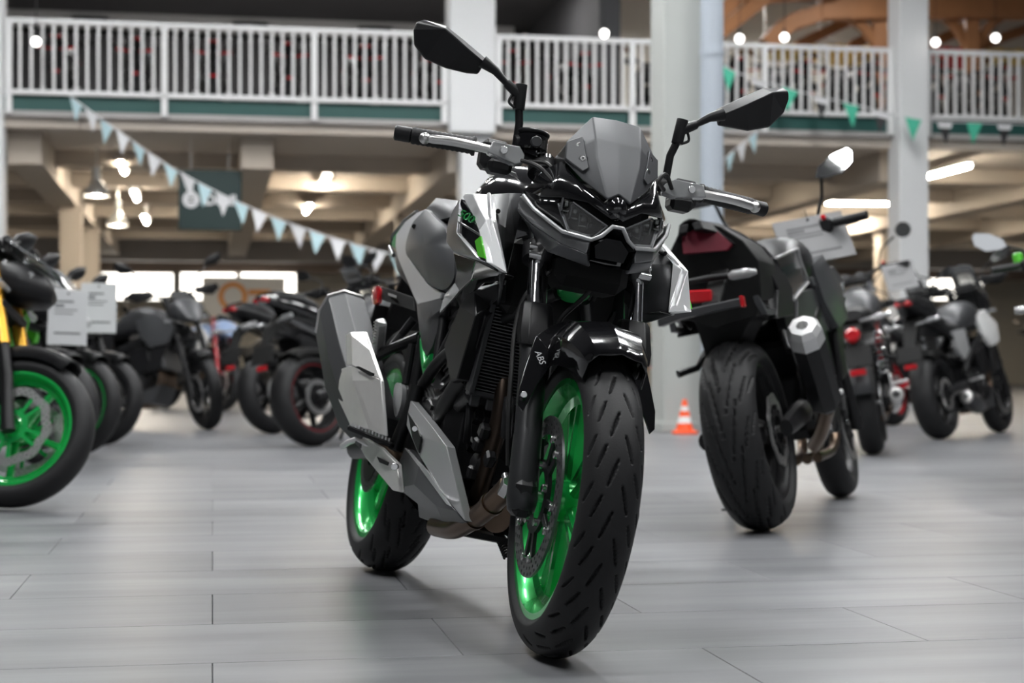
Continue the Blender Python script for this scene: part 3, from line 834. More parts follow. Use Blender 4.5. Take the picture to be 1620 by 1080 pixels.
hero = empty('motorcycle', HM, 'black and silver naked motorcycle with bright green wheels in the foreground', 'motorcycle', 'motorcycles on the showroom floor')
def both(name, mb, m, parent=None, **kw):
    a = mb.build(name, m, parent or hero, **kw); b = mb.mirrored().build(name, m, parent or hero, **kw); return a, b
def steer(mb): return mb.xf(ST)

# ---- front wheel
FC = V(WB, 0, 0.293)
TF = ST @ Matrix.Translation(FC)
rim = rim_mb(0.046)
rim.lathe([(-0.05, 0.012), (-0.05, 0.030), (-0.035, 0.040), (0.035, 0.040), (0.05, 0.030), (0.05, 0.012)], (0, 0, 0), (0, 1, 0), 32, closed=True)
fw = rim.xf(TF).build('front_wheel', 'green_paint', hero)
for q in spokes_mbs(5, 0.034, 0.190, 0.015, 0.012, 0.017, 0.012, fork=0.13, off=0.62):
    q.xf(TF).build('spoke', 'green_paint', fw)
gr = []
NP = 20
for k in range(NP):
    t = 2 * PI * k / NP; e_ = 2 * PI / NP
    for sg, dt in ((-1, 0), (1, 0.5)):
        q = t + dt * e_
        gr += [(q, sg * .07, q - .52 * e_, sg * .25), (q + .28 * e_, sg * .34, q - .16 * e_, sg * .52), (q + .52 * e_, sg * .58, q + .12 * e_, sg * .78)]
steer(tyre_mb(0.293, 0.110, b=0.052, nt=1000, m=72, grooves=gr, gw=0.0026, gd=0.006).xf(Matrix.Translation(FC))).build('tyre', 'rubber', fw, ang=60, recalc=False)
TD = ST @ Matrix.Translation(FC + V(0, -0.064, 0))
dsc = disc_mb(0.118, 0.153, 0.005, na=40, rows=3, hole=0.0042, petal=0.0).xf(TD).build('brake_disc', 'disc_steel', fw, ang=20)
car = MB().lathe([(-0.004, 0.050), (-0.004, 0.070), (0.004, 0.070), (0.004, 0.050)], (0, 0, 0), (0, 1, 0), 40, closed=True)
for k in range(10):
    a = 2 * PI * k / 10 + (0.12 if k % 2 else -0.12)
    car.bar((0.066 * math.cos(a), 0, 0.066 * math.sin(a)), (0.117 * math.cos(a), 0, 0.117 * math.sin(a)), 0.015, 0.007, bev=0.001, up=(0, 1, 0))
car.xf(TD).build('disc_carrier', 'satin_black', fw)
for k in range(10):
    a = 2 * PI * k / 10 + (0.12 if k % 2 else -0.12)
    MB().cyl((0.119 * math.cos(a), -0.009, 0.119 * math.sin(a)), (0.119 * math.cos(a), 0.004, 0.119 * math.sin(a)), 0.0075, 14, bev=0.0015).xf(TD).build('disc_bobbin', 'bolt_steel', fw)
for k in range(5):
    a = 2 * PI * k / 5 + 0.3
    MB().cyl((0.058 * math.cos(a), -0.012, 0.058 * math.sin(a)), (0.058 * math.cos(a), 0, 0.058 * math.sin(a)), 0.008, 12, bev=0.001).xf(TD).build('bolt', 'bolt_steel', fw)
MB().cyl((0, -0.112, 0), (0, 0.098, 0), 0.011, 16, bev=0.002).xf(TF).build('axle', 'bolt_steel', fw)

# ---- fork
def fx(z): return 1.375 - (z - 0.293) * math.tan(RAKE) + 0.028 * min(1.0, (z - .25) / .2)
def fp(z, y, dx=0.0): return V(fx(z) + dx, y, z)
for yy in (-0.098, 0.102):
    sg = -1 if yy < 0 else 1
    leg = MB()
    zs = [0.258, 0.262, 0.285, 0.33, 0.40, 0.405, 0.55, 0.585, 0.60]
    rs = [0.020, 0.026, 0.030, 0.0285, 0.0275, 0.0265, 0.0265, 0.029, 0.026]
    leg.tube([fp(z, yy) for z in zs], rs, 28)
    fl = steer(leg).build('fork_slider', 'fork_black', hero, ang=50)
    lug = MB().box(fp(0.285, yy, -0.004), (0.062, 0.040, 0.070), bev=0.010)
    steer(lug).build('axle_lug', 'satin_black', fl)
    steer(MB().tube([fp(z, yy) for z in (0.59, 0.75, 0.97)], 0.0205, 24)).build('fork_stanchion', 'chrome', hero)
    seal = MB().lathe([(0, 0.0215), (0, 0.031), (0.008, 0.033), (0.016, 0.031), (0.016, 0.0215)], fp(0.585, yy), fp(0.7, yy) - fp(0.5, yy), 28)
    steer(seal).build('dust_seal', 'rubber', fl)
    # boxy stanchion guard
    gp = [(-0.030, -0.024), (-0.012, -0.033), (0.020, -0.033), (0.034, -0.018), (0.034, 0.018), (0.020, 0.033), (-0.012, 0.033), (-0.030, 0.024)]
    rg = []
    for z, k in ((0.575, 0.95), (0.60, 1.05), (0.655, 0.92), (0.662, 0.80)):
        c = fp(z, yy); rg.append([c + V(a * k, b_ * k, 0) for a, b_ in gp])
    steer(MB().loft(rg)).build('fork_guard', 'satin_black', hero, bevel=0.002)
for z, t in ((0.765, 0.034), (0.945, 0.022)):
    lt = MB()
    for yy in (-0.098, 0.102): lt.lathe([(-t / 2, 0.021), (-t / 2, 0.034), (t / 2, 0.034), (t / 2, 0.021)], fp(z, yy), SAX, 24, closed=True)
    lt.bar(fp(z, -0.08, -0.02), fp(z, 0.08, -0.02), 0.05, t, bev=0.004)
    steer(lt).build('triple_clamp', 'satin_black', hero)
for z in (0.757, 0.774):
    steer(MB().cyl(fp(z, -0.125, 0.026), fp(z, -0.10, 0.030), 0.0075, 12, bev=0.001)).build('clamp_bolt', 'bolt_steel', hero)
    steer(MB().cyl(fp(z, 0.128, 0.026), fp(z, 0.10, 0.030), 0.0075, 12, bev=0.001)).build('clamp_bolt', 'bolt_steel', hero)
# brake hose and caliper line
steer(MB().tube(cr([fp(0.76, -0.05, 0.03), fp(0.66, -0.125, -0.01), fp(0.5, -0.135, -0.02), fp(0.40, -0.128, -0.035), fp(0.34, -0.118, -0.055)], 8), 0.0048, 8)).build('brake_hose', 'hose', hero)
cal_ = MB().box(FC + V(-0.105, -0.072, 0.075), (0.065, 0.052, 0.115), Matrix.Rotation(R_(35), 3, 'Y'), bev=0.012)
steer(cal_).build('brake_caliper', 'satin_black', hero)
steer(MB().tube(cr([fp(0.76, 0.02, 0.04), fp(0.70, 0.0, 0.02), fp(0.64, -0.04, -0.03), fp(0.6, -0.03, -0.05)], 8), 0.005, 8)).build('cable', 'hose', hero)

# ---- front fender (sections around the wheel axle)
def fen(th, y, r): return FC + V(r * math.cos(th), y, r * math.sin(th))
rows = []
for i in range(15):
    t = i / 14; th = R_(58 + 98 * t)
    c = 0.040 + 0.010 * math.sin(PI * t)
    w_ = 0.070 + 0.014 * math.sin(PI * min(1, t * 1.6))
    dip = 0.030 + 0.02 * math.sin(PI * t)
    if t < .2: w_ *= 0.82 + 0.9 * t; c -= 0.010 * (1 - t / .2)
    prof = [(-w_, 0.293 - dip), (-w_ * .97, 0.293 + .2 * c), (-w_ * .72, 0.293 + .86 * c), (-w_ * .30, 0.293 + c), (0, 0.293 + c + 0.006), (w_ * .30, 0.293 + c), (w_ * .72, 0.293 + .86 * c), (w_ * .97, 0.293 + .2 * c), (w_, 0.293 - dip)]
    rows.append([fen(th, y, r) for y, r in prof])
fd = MB(); fd.loft(rows, cap=False, closed=False)
fo = steer(fd).build('front_fender', 'gloss_black', hero, ang=28)
md = fo.modifiers.new('thick', 'SOLIDIFY'); md.thickness = 0.003
# side wings that reach down over the sliders
for sg in (-1, 1):
    W1 = [s(*a) for a in ((848, 531, 1.325), (862, 546, 1.335), (880, 563, 1.335), (869, 582, 1.350), (852, 606, 1.368), (837, 634, 1.382), (827, 652, 1.390), (819, 641, 1.385), (822, 612, 1.372), (831, 580, 1.352))]
    W2 = [s(*a) for a in ((848, 531, 1.323), (868, 518, 1.300), (892, 508, 1.295), (902, 530, 1.310), (893, 550, 1.325), (880, 563, 1.333), (862, 546, 1.333))]
    if sg > 0: W1 = [V(q.x, -q.y, q.z) for q in W1]; W2 = [V(q.x, -q.y, q.z) for q in W2]
    steer(MB().prism(W1, (-.005, 0, 0))).build('fender_wing', 'gloss_black', hero, bevel=.0015)
    steer(MB().prism(W2, (-.005, 0, 0))).build('fender_wing', 'gloss_black', hero, bevel=.0015)
    b0 = s(829, 624, 1.380); b0 = V(b0.x, sg * abs(b0.y), b0.z)
    if sg < 0: steer(MB().cyl(b0, b0 + V(0.008, sg * .002, 0), 0.0065, 12, bev=0.001)).build('fender_bolt', 'bolt_steel', hero)
ta, tb_ = s(848, 552, 1.339), s(860, 580, 1.355)
tx = (tb_ - ta).normalized(); tn = V(1, -.3, .45); tn = (tn - tx * tn.dot(tx)).normalized(); tu = tn.cross(tx)
TM = Matrix((tx, tu, tn)).transposed().to_4x4(); TM.translation = (ta + tb_) / 2 + tn * .003
text_obj('abs_mark', 'ABS', .017, 'card_white', hero, ST @ TM, depth=.0004, shear=.2)

# ---- headlight mask, lenses, cowl, screen (all turned with the bars)
def mirfaces(verts, faces):
    """verts with y >= 0 for the left half; centre verts y == 0 -> full mesh"""
    mb = MB(); n = len(verts); mp = {}
    vs_ = [tuple(v) for v in verts]
    for i, v in enumerate(verts):
        if abs(v[1]) < 1e-6: mp[i] = i
        else: mp[i] = len(vs_); vs_.append((v[0], -v[1], v[2]))
    mb.add(vs_, [tuple(f) for f in faces] + [tuple(mp[i] for i in f[::-1]) for f in faces]); return mb
scr_v = [(1.243, 0, 1.049), (1.242, .05, 1.046), (1.24, .094, .987), (1.255, .096, .946), (1.303, .066, .908), (1.36, .023, .871), (1.353, 0, .886),
         (1.307, .044, .956), (1.288, 0, .993), (1.312, 0, .953), (1.284, .046, .996), (1.272, .074, .975), (1.298, .062, .930)]
scr_f = [(0, 1, 10, 8), (1, 2, 11, 10), (2, 3, 12, 11), (3, 4, 12), (4, 5, 7, 12), (11, 12, 7, 10), (8, 10, 7, 9), (9, 7, 5, 6)]
sc_ = mirfaces(scr_v, scr_f)
so = steer(sc_).build('meter_screen', 'screen_grey', hero, ang=8)
q = so.modifiers.new('thick', 'SOLIDIFY'); q.thickness = 0.006; q.offset = -1
q = so.modifiers.new('b', 'BEVEL'); q.width = 0.004; q.segments = 3; q.angle_limit = R_(6)
so.data.polygons.foreach_set('use_smooth', [True] * len(so.data.polygons))
# raised side pads with two screws each
for sg in (-1, 1):
    pad = [V(1.2445, sg * .092, .983), V(1.262, sg * .066, .996), V(1.276, sg * .062, .972), V(1.301, sg * .053, .930), V(1.298, sg * .064, .921), V(1.259, sg * .093, .946)]
    steer(MB().prism([p + V(.0075, sg * .003, .002) for p in pad], (-0.010, 0, 0))).build('screen_pad', 'screen_grey', so, bevel=0.002)
    for bx, by, bz in ((1.260, .073, .979), (1.281, .066, .950)):
        d = V(.9, sg * .45, .25).normalized(); c = V(bx + .0085, sg * by, bz)
        sc2 = steer(MB().lathe([(0, 0.0001), (0, 0.0062), (0.002, 0.0066), (0.0042, 0.005), (0.0042, 0.0026), (0.002, 0.0024), (0.002, 0.0001)], c, d, 16)).build('screw', 'bolt_steel', so)
        steer(MB().lathe([(0, 0.0068), (0.0006, 0.0084), (0, 0.0092)], c, d, 16)).build('washer', 'rubber', so)
# dark back shell of the meter and top lip
bk = mirfaces([(1.236, 0, 1.043), (1.232, .050, 1.040), (1.229, .090, .984), (1.244, .092, .945), (1.11, 0, 1.028), (1.11, .055, 1.02), (1.12, .085, .97), (1.15, .08, .93), (1.15, 0, .93), (1.25, 0, .93)],
              [(0, 4, 5, 1), (1, 5, 6, 2), (2, 6, 7, 3), (4, 8, 7, 6, 5), (8, 9, 3, 7)])
steer(bk).build('meter_shell', 'satin_black', hero, bevel=0.004)
# glossy cowl between screen and lamps
cw_v = [(1.338, 0, .892), (1.346, .026, .866), (1.296, .068, .905), (1.247, .098, .944), (1.20, .118, .93), (1.185, .150, .884), (1.250, .128, .868), (1.308, .102, .866), (1.338, .055, .862), (1.370, .012, .834), (1.374, 0, .838), (1.364, 0, .862)]
cw_f = [(0, 1, 9, 10, 11), (1, 2, 8, 9), (2, 3, 7, 8), (3, 4, 6, 7), (4, 5, 6)]
co_ = steer(mirfaces(cw_v, cw_f)).build('headlight_cowl', 'gloss_black', hero, ang=20)
q = co_.modifiers.new('thick', 'SOLIDIFY'); q.thickness = 0.004; q.offset = -1
steer(MB().sphere((1.345, 0, .857), 0.025, 20, (1.0, .9, 1.0))).build('nose_lobe', 'gloss_black', hero)
# mask: bright brow and lower band
mk = [s(844, 332, 1.245), s(890, 367, 1.325), s(936, 380, 1.362), V(1.376, 0, .819),        # 0-3 inner line
      s(824, 310, 1.19), s(820, 332, 1.185), s(842, 354, 1.232), s(887, 385, 1.325), s(932, 402, 1.366),   # 4-8 outer line
      s(868, 398, 1.280), s(939, 425, 1.360), V(1.366, 0, .742), s(846, 372, 1.215), V(1.388, 0, .800)]
mk = [V(p.x, -p.y, p.z) if p.y < 0 else p for p in mk]
for k in (10,): mk[k] = V(1.358, .036, .738)
mk[8] = V(mk[8].x, .048, mk[8].z)
mf_top = [(4, 0, 6, 5), (0, 1, 7, 6), (1, 2, 8, 7)]
mt = steer(mirfaces(mk, [(4, 5, 6, 0), (0, 6, 7, 1), (1, 7, 8, 2)])).build('headlight_brow', 'mid_silver', hero, ang=10)
q = mt.modifiers.new('thick', 'SOLIDIFY'); q.thickness = 0.006; q.offset = 0
q = mt.modifiers.new('b', 'BEVEL'); q.width = 0.0018; q.segments = 2; q.angle_limit = R_(15)
ml = steer(mirfaces(mk, [(5, 12, 6), (6, 12, 9, 7), (7, 9, 10, 8)])).build('headlight_chin', 'satin_grey', hero, ang=10)
q = ml.modifiers.new('thick', 'SOLIDIFY'); q.thickness = 0.006; q.offset = 0
q = ml.modifiers.new('b', 'BEVEL'); q.width = 0.002; q.segments = 2; q.angle_limit = R_(15)
# bright upper edge line that runs under both lamps and over the middle lamp
edge = [s(828, 309, 1.205), s(845, 331, 1.250), s(890, 366, 1.331), s(936, 379, 1.368), s(952, 373, 1.374)]
edge = [V(p.x, -abs(p.y), p.z) for p in edge] + [V(1.382, -0.010, .818)]
full = edge + [V(p.x, -p.y, p.z) for p in edge[::-1]]
steer(MB().tube(full, 0.0042, 8)).build('brow_edge', 'light_silver', hero, ang=60)
# dark cheeks beside the lamps
ck = [V(1.187, .149, .886), V(1.250, .127, .869), V(1.306, .101, .866), V(1.300, .104, .853), V(1.336, .085, .799), mk[0], mk[1], mk[4]]
for sg in (-1, 1):
    c2 = [V(p.x - .004, sg * abs(p.y), p.z) for p in ck]
    cm = MB().add([tuple(p) for p in c2], [(0, 1, 5, 7), (1, 2, 3, 5), (3, 4, 6, 5)])
    co2 = steer(cm).build('lamp_cheek', 'gloss_black', hero, ang=20); q = co2.modifiers.new('t', 'SOLIDIFY'); q.thickness = .004
# middle lamp pod
pod = mirfaces([(1.384, 0, .813), (1.378, .022, .806), (1.372, .046, .782), (1.366, .040, .744), (1.370, 0, .740), (1.335, 0, .800), (1.335, .018, .795), (1.335, .034, .778), (1.335, .030, .752), (1.335, 0, .750)],
               [(0, 1, 6, 5), (1, 2, 7, 6), (2, 3, 8, 7), (3, 4, 9, 8), (5, 6, 7, 8, 9)])
steer(pod).build('lamp_pod', 'gloss_black', hero, ang=15)
steer(MB().prism([V(1.357, -.028, .756), V(1.357, .028, .756), V(1.360, .034, .778), V(1.364, .015, .796), V(1.364, -.015, .796), V(1.360, -.034, .778)], (0.002, 0, 0))).build('position_lamp', 'smoke_dark', hero)
for k in (-1, 0, 1): steer(MB().box((1.345, k * .017, .772), (.012, .011, .018), bev=.002)).build('led', 'head_reflector', hero)
# two headlamps: bezel, reflector, led bars, lens
lens = [(1.366, .015, .818), (1.322, .080, .858), (1.302, .105, .853), (1.338, .086, .798), (1.358, .040, .790)]
for sg in (-1, 1):
    L_ = [V(x, sg * y, z) for x, y, z in lens]
    c = sum(L_, V(0, 0, 0)) / 5
    hl = steer(MB().prism([p + V(-0.030, 0, 0) for p in L_], (-0.006, 0, 0))).build('headlamp', 'gloss_black', hero)
    inner = [c + (p - c) * .86 + V(-0.004, 0, 0) for p in L_]; back = [c + (p - c) * .55 + V(-0.028, 0, 0) for p in L_]
    mb = MB(); n = 5
    mb.add([tuple(p) for p in inner + back], [(i, (i + 1) % n, n + (i + 1) % n, n + i) for i in range(n)])
    q = steer(mb).build('reflector', 'gloss_black', hl)
    for k in range(4):
        cc = c + V(-0.020, sg * (-0.030 + 0.019 * k), 0.012 - 0.011 * (1.5 - k))
        steer(MB().box(cc, (.012, .012, .013), bev=.003)).build('led', 'head_reflector', hl)
        steer(MB().box(cc + V(.002, 0, -.014), (.012, .013, .004), bev=.001)).build('led', 'head_reflector', hl)
        steer(MB().box(cc + V(.002, sg * .008, -.002), (.010, .0016, .026))).build('led_rib', 'satin_grey', hl)
    # daytime strip along the lower outer edge and bright upper bezel
    steer(MB().tube([inner[2] + V(0.003, 0, 0), inner[3] + V(.003, 0, 0), inner[4] + V(.003, 0, 0)], 0.0026, 8)).build('light_strip', 'clear_lens', hl)
    steer(MB().tube([c + (p - c) * .97 for p in L_] + [c + (L_[0] - c) * .97], 0.0024, 8)).build('bezel', 'satin_grey', hl)
    lo = steer(MB().prism([p + V(0.002, 0, 0) for p in L_], (-0.002, 0, 0))).build('lens', 'head_lens', hl)
# inner structure behind the mask
steer(MB().box((1.245, 0, 0.83), (0.15, 0.16, 0.13), bev=0.02)).build('headlight_housing', 'matte_black', hero)
steer(MB().box((1.20, 0, 0.74), (0.13, 0.15, 0.07), bev=0.02)).build('headlight_bracket', 'matte_black', hero)
for sg in (-1, 1):
    steer(MB().prism([V(1.185, sg * .148, .872), V(1.23, sg * .135, .835), V(1.275, sg * .105, .775), V(1.20, sg * .10, .74), V(1.13, sg * .11, .78), V(1.12, sg * .12, .86)], (0, -sg * .02, 0))).build('mask_side', 'satin_black', hero, bevel=0.003)

# ---- handlebar and controls
def sbuild(name, mb, m, **kw): return steer(mb).build(name, m, hero, **kw)
hb = cr([(1.056, -.385, .968), (1.082, -.26, .968), (1.10, -.17, .966), (1.105, -.10, .955), (1.10, -.05, .948), (1.10, .05, .948), (1.105, .10, .955), (1.10, .17, .966), (1.082, .26, .968), (1.056, .385, .968)], 6)
sbuild('handlebar', MB().tube(hb, 0.0112, 16), 'satin_black')
for yy in (-.05, .05): sbuild('bar_clamp', MB().box((1.10, yy, .945), (.045, .034, .052), bev=.006), 'satin_black')
for sg in (-1, 1):
    A = V(1.059, sg * .372, .968); B = V(1.086, sg * .243, .968)
    rb_ = []; pts_ = []
    for i in range(27):
        t = i / 26; pts_.append(A.lerp(B, t)); rb_.append(0.0165 + (0.0014 if i % 2 else 0) + (0.003 if i > 24 else 0))
    g_ = steer(MB().tube(pts_, rb_, 20)).build('grip', 'rubber', hero)
    sbuild('bar_end', MB().cyl(V(1.0515, sg * .407, .968), A, 0.0158, 20, bev=.003), 'satin_black')
    # lever: ball end, blade, perch
    pts_ = cr([(1.131, sg * .352, .955), (1.146, sg * .30, .957), (1.156, sg * .24, .955), (1.150, sg * .19, .953)], 8)
    lv = MB().tube(pts_, [0.0065] * 2 + [0.0072] * (len(pts_) - 2), 12, flat=1.25); lv.sphere((1.129, sg * .355, .955), 0.0118, 14)
    sbuild('lever', lv, 'brushed_alu')
    pc = [(1.175, .232, .946), (1.168, .225, .972), (1.152, .165, .975), (1.140, .150, .962), (1.140, .150, .944), (1.160, .170, .936)]
    sbuild('lever_perch', MB().prism([V(x, sg * y, z) for x, y, z in pc], (-0.022, 0, -0.004)), 'clear_lens', bevel=.003)
    sbuild('perch_bolt', MB().cyl(V(1.166, sg * .200, .957), V(1.172, sg * .200, .957), .008, 14, bev=.001), 'bolt_steel')
    # switch housing
    sh_ = MB().box((1.092, sg * .205, .955), (.052, .058, .062), bev=.010); sh_.box((1.115, sg * .195, .930), (.05, .05, .03), bev=.008)
    sbuild('switch_housing', sh_, 'satin_black', bevel=.001)
    sbuild('switch_button', MB().cyl(V(1.115, sg * .21, .972), V(1.122, sg * .21, .974), .007, 12), 'matte_black')
    sbuild('lever_clamp', MB().cyl(V(1.095, sg * .145, .963), V(1.095, sg * .172, .965), .020, 20, bev=.003), 'satin_black')
# reservoir on the brake side
rv = MB().cyl((1.10, -.132, .976), (1.095, -.132, 1.010), .034, 28, bev=.004)
ro = sbuild('reservoir', rv, 'gloss_black'); steer(MB().cyl((1.0945, -.132, 1.010), (1.0935, -.132, 1.019), .036, 28, bev=.003)).build('lid', 'satin_black', ro)
steer(MB().cyl((1.126, -.130, .993), (1.138, -.130, .994), .012, 18, bev=.002)).build('sight_glass', 'dark_grey', ro)
steer(MB().cyl((1.10, -.165, .99), (1.10, -.14, 1.0), .016, 12)).build('spout', 'satin_black', ro)
# cables and hoses sweeping down from the bars
for k, (y0, y1) in enumerate(((-.16, -.06), (-.14, -.08), (.15, .07), (.13, .05), (.17, .09))):
    sbuild('cable', MB().tube(cr([(1.14, y0, .95), (1.19, y0 * .75, .93 + .01 * k), (1.20, y1, .87), (1.17, y1 * .7, .78), (1.12, y1 * .5, .70)], 8), .0045, 8), 'hose')
# mirrors
for sg in (-1, 1):
    st_ = MB().tube([(1.098, sg * .163, .975), (1.098, sg * .164, 1.03), (1.106, sg * .172, 1.062)], .0085, 14)
    st_.tube([(1.106, sg * .172, 1.056), (1.109, sg * .175, 1.108)], .0125, 14)
    ms = sbuild('mirror_stalk', st_, 'satin_black', bevel=0.001)
    arm = MB().tube([(1.108, sg * .176, 1.085), (1.108, sg * .196, 1.098), (1.106, sg * .206, 1.104)], [.011, .0105, .0095], 12)
    arm.tube([(1.106, sg * .203, 1.102), (1.106, sg * .232, 1.124), (1.104, sg * .262, 1.138)], [.0065, .009, .0135], 14)
    steer(arm).build('mirror_arm', 'satin_black', ms)
    steer(MB().tube(cr([(1.108, sg * .187, 1.090), (1.110, sg * .195, 1.068), (1.110, sg * .182, 1.058)], 5), .003, 8)).build('boot', 'rubber', ms)
    out = [V(1.085, sg * y, z) for y, z in ((.252, 1.150), (.300, 1.183), (.345, 1.212), (.392, 1.222), (.405, 1.216), (.408, 1.200), (.402, 1.170), (.375, 1.142), (.330, 1.126), (.285, 1.118), (.262, 1.118))]
    tz = -.020 if sg < 0 else .004
    out = [p + V(0, 0, tz * (abs(p.y) - .25) / .13 - (.008 if sg > 0 and p.z < 1.15 and abs(p.y) > .3 else 0)) for p in out]
    pk = V(1.135, sg * .352, 1.196 + tz * .8); p2 = V(1.128, sg * .300, 1.160 + tz * .4); p3 = V(1.112, sg * .258, 1.134); p4 = V(1.128, sg * .385, 1.172)
    n = len(out); vs_ = [tuple(p) for p in out] + [tuple(pk), tuple(p2), tuple(p3)] + [tuple(p + V(-.010, 0, 0)) for p in out]
    fs = [(0, 1, n + 1, n + 2), (1, 2, n, n + 1), (2, 3, n), (3, 4, n), (4, 5, n), (5, 6, n), (6, 7, n), (7, 8, n + 1, n), (8, 9, n + 1), (9, 10, n + 2, n + 1), (10, 0, n + 2)]
    fs += [(i, n + 3 + i, n + 3 + (i + 1) % n, (i + 1) % n) for i in range(n)] + [tuple(range(n + 3, n + 3 + n))]
    mbx = MB().add(vs_, fs)
    mh = steer(mbx).build('mirror_shell', 'satin_black', hero, ang=12, bevel=.003)
    c = sum(out, V(0, 0, 0)) / n
    steer(MB().prism([c + (p - c) * .93 + V(-.0105, 0, 0) for p in out], (-.001, 0, 0))).build('mirror_glass', 'mirror_glass', mh)
# ignition / top yoke centre
sbuild('ignition_lock', MB().cyl((1.06, 0, .95), (1.055, 0, .975), .02, 18, bev=.003), 'satin_black')

# ---- tank, shrouds, seat, tail (bike frame)
def hbuild(name, mb, m, parent=None, **kw): return mb.build(name, m, parent or hero, **kw)
tk = [ring(*a) for a in ((.52, .80, .080, .055), (.58, .835, .115, .085), (.66, .862, .140, .108), (.76, .880, .150, .118), (.86, .885, .148, .112), (.95, .875, .128, .098), (1.02, .86, .10, .08), (1.06, .845, .07, .055))]
tank = hbuild('fuel_tank', MB().loft(tk), 'gloss_black', ang=50)
hbuild('tank_cap', MB().cyl((.80, 0, .99), (.80, 0, 1.003), .045, 28, bev=.004), 'satin_black', tank)
for sg in (-1, 1):
    hbuild('tank_decal', MB().box((.90, sg * .112, .952), (.085, .002, .016), Matrix.Rotation(R_(12), 3, 'Y') @ Matrix.Rotation(sg * R_(-38), 3, 'X'), bev=0), 'light_silver', tank)
def plate(pts, depth=0.03, bulge=0.0, rings=4):
    P_ = [h(*p) for p in pts]
    mb = MB()
    if bulge: mb.pillow(P_, bulge, depth, (0.25, -1, 0.1), rings)
    else: mb.prism(P_, (0, depth, 0))
    return mb
def face_mesh(pts, faces, depth=0.025):
    """faceted panel: front faces through points, closed behind along +y"""
    P_ = [h(*p) for p in pts]; n = len(P_)
    mb = MB(); vs_ = [tuple(p) for p in P_] + [tuple(p + V(0, depth, 0)) for p in P_]
    from collections import Counter
    ed = Counter(); dirs = {}
    for f in faces:
        for a, b_ in zip(f, f[1:] + f[:1]): ed[frozenset((a, b_))] += 1; dirs[frozenset((a, b_))] = (a, b_)
    fs = [tuple(f) for f in faces] + [tuple(n + i for i in f[::-1]) for f in faces]
    for k, c in ed.items():
        if c == 1: a, b_ = dirs[k]; fs.append((b_, a, n + a, n + b_))
    mb.add(vs_, fs); return mb
# silver tank shroud with dark inset
sv = [(736.5, 305.6, -.212), (748, 306, -.218), (773.4, 307.5, -.190), (775.4, 344.5, -.208), (793, 431, -.186), (768.6, 414.5, -.222), (757, 364, -.228), (747, 338.6, -.226), (731.6, 311.4, -.218), (769, 348, -.222)]
sm = face_mesh(sv, [(0, 1, 7, 8), (1, 9, 6, 7), (1, 2, 3, 9), (9, 3, 4), (9, 4, 5, 6)], .014)
shA = both('tank_shroud', sm, 'silver_paint', ang=12, bevel=.002)
iv = [(729.6, 315, -.220), (747, 339, -.222), (757, 364, -.224), (766, 409, -.220), (753, 404.8, -.226), (723, 368, -.230), (726, 330, -.226)]
inset = both('shroud_inset', face_mesh(iv, [(0, 1, 5, 6), (1, 2, 3, 4, 5)], .012), 'gloss_black')
wv = [(706, 383, -.222), (707, 358, -.226), (713, 338.6, -.228), (727, 315, -.220), (726, 330, -.230), (722, 368, -.236), (753, 406, -.230), (768, 415, -.222), (752, 411, -.224), (717, 398, -.222)]
both('shroud_side', face_mesh(wv, [(0, 1, 5), (1, 2, 4, 5), (2, 3, 4), (0, 5, 6, 9), (9, 6, 7, 8)], .02), 'mid_silver', ang=10, bevel=.0015)
gfl = both('green_flash', face_mesh([(751, 381, -.2275), (760, 373, -.2265), (767.5, 409, -.2235), (756, 405, -.2285)], [(0, 1, 2, 3)], .003), 'lime_paint')
both('shroud_line', face_mesh([(723, 351, -.2325), (723, 348, -.2325), (757, 369, -.2275), (758, 373, -.2275)], [(0, 1, 2, 3)], .003), 'mid_silver')
# inner deflector between the shroud's front edge and the tank
of = [h(773.4, 307.5, -.189), h(775.6, 344.5, -.207), h(792.5, 431, -.185)]
inn = [V(.985, -.100, .905), V(1.03, -.115, .80), V(1.05, -.125, .655)]
mid = [(a + b_) / 2 + V(.018, 0, 0) for a, b_ in zip(of, inn)]
dv = MB(); dv.loft([of, mid, inn], cap=False, closed=False)
for q in both('shroud_deflector', dv, 'dark_grey', ang=40):
    z_ = q.modifiers.new('t', 'SOLIDIFY'); z_.thickness = .004
both('panel_screw', MB().cyl(h(788, 334, -.186), h(788, 334, -.176), .005, 10), 'matte_black')
both('shroud_lip', MB().tube([of[0], of[1], of[2]], .0045, 8), 'light_silver')
# green model number on the inset (right side of the bike)
pt = h(739, 343, -.229); px_ = (h(750, 349, -.225) - h(728, 336, -.231)).normalized(); up_ = (h(739, 333, -.2265) - h(740, 353, -.2295)).normalized()
up_ = (up_ - px_ * up_.dot(px_)).normalized(); nz_ = px_.cross(up_)
MT = Matrix((px_, up_, nz_)).transposed().to_4x4(); MT.translation = pt + nz_ * .003
text_obj('model_number', '500', .024, 'green_paint', hero, MT @ Matrix.Diagonal((3.0, 1, 1, 1)), depth=.0006, shear=.2)
# lower glossy shroud arm
lv_ = [(717, 399, -.218), (752, 411, -.220), (792, 432, -.186), (789, 437, -.178), (746, 443, -.190), (727, 460, -.180), (707, 484, -.165), (694, 497, -.152), (703, 465, -.165), (719, 446, -.185), (722, 426, -.205)]
both('shroud_arm', face_mesh(lv_, [(0, 1, 4, 10), (1, 2, 3, 4), (10, 4, 5, 9), (9, 5, 6, 8), (8, 6, 7)], .03), 'gloss_black', ang=12, bevel=.003)
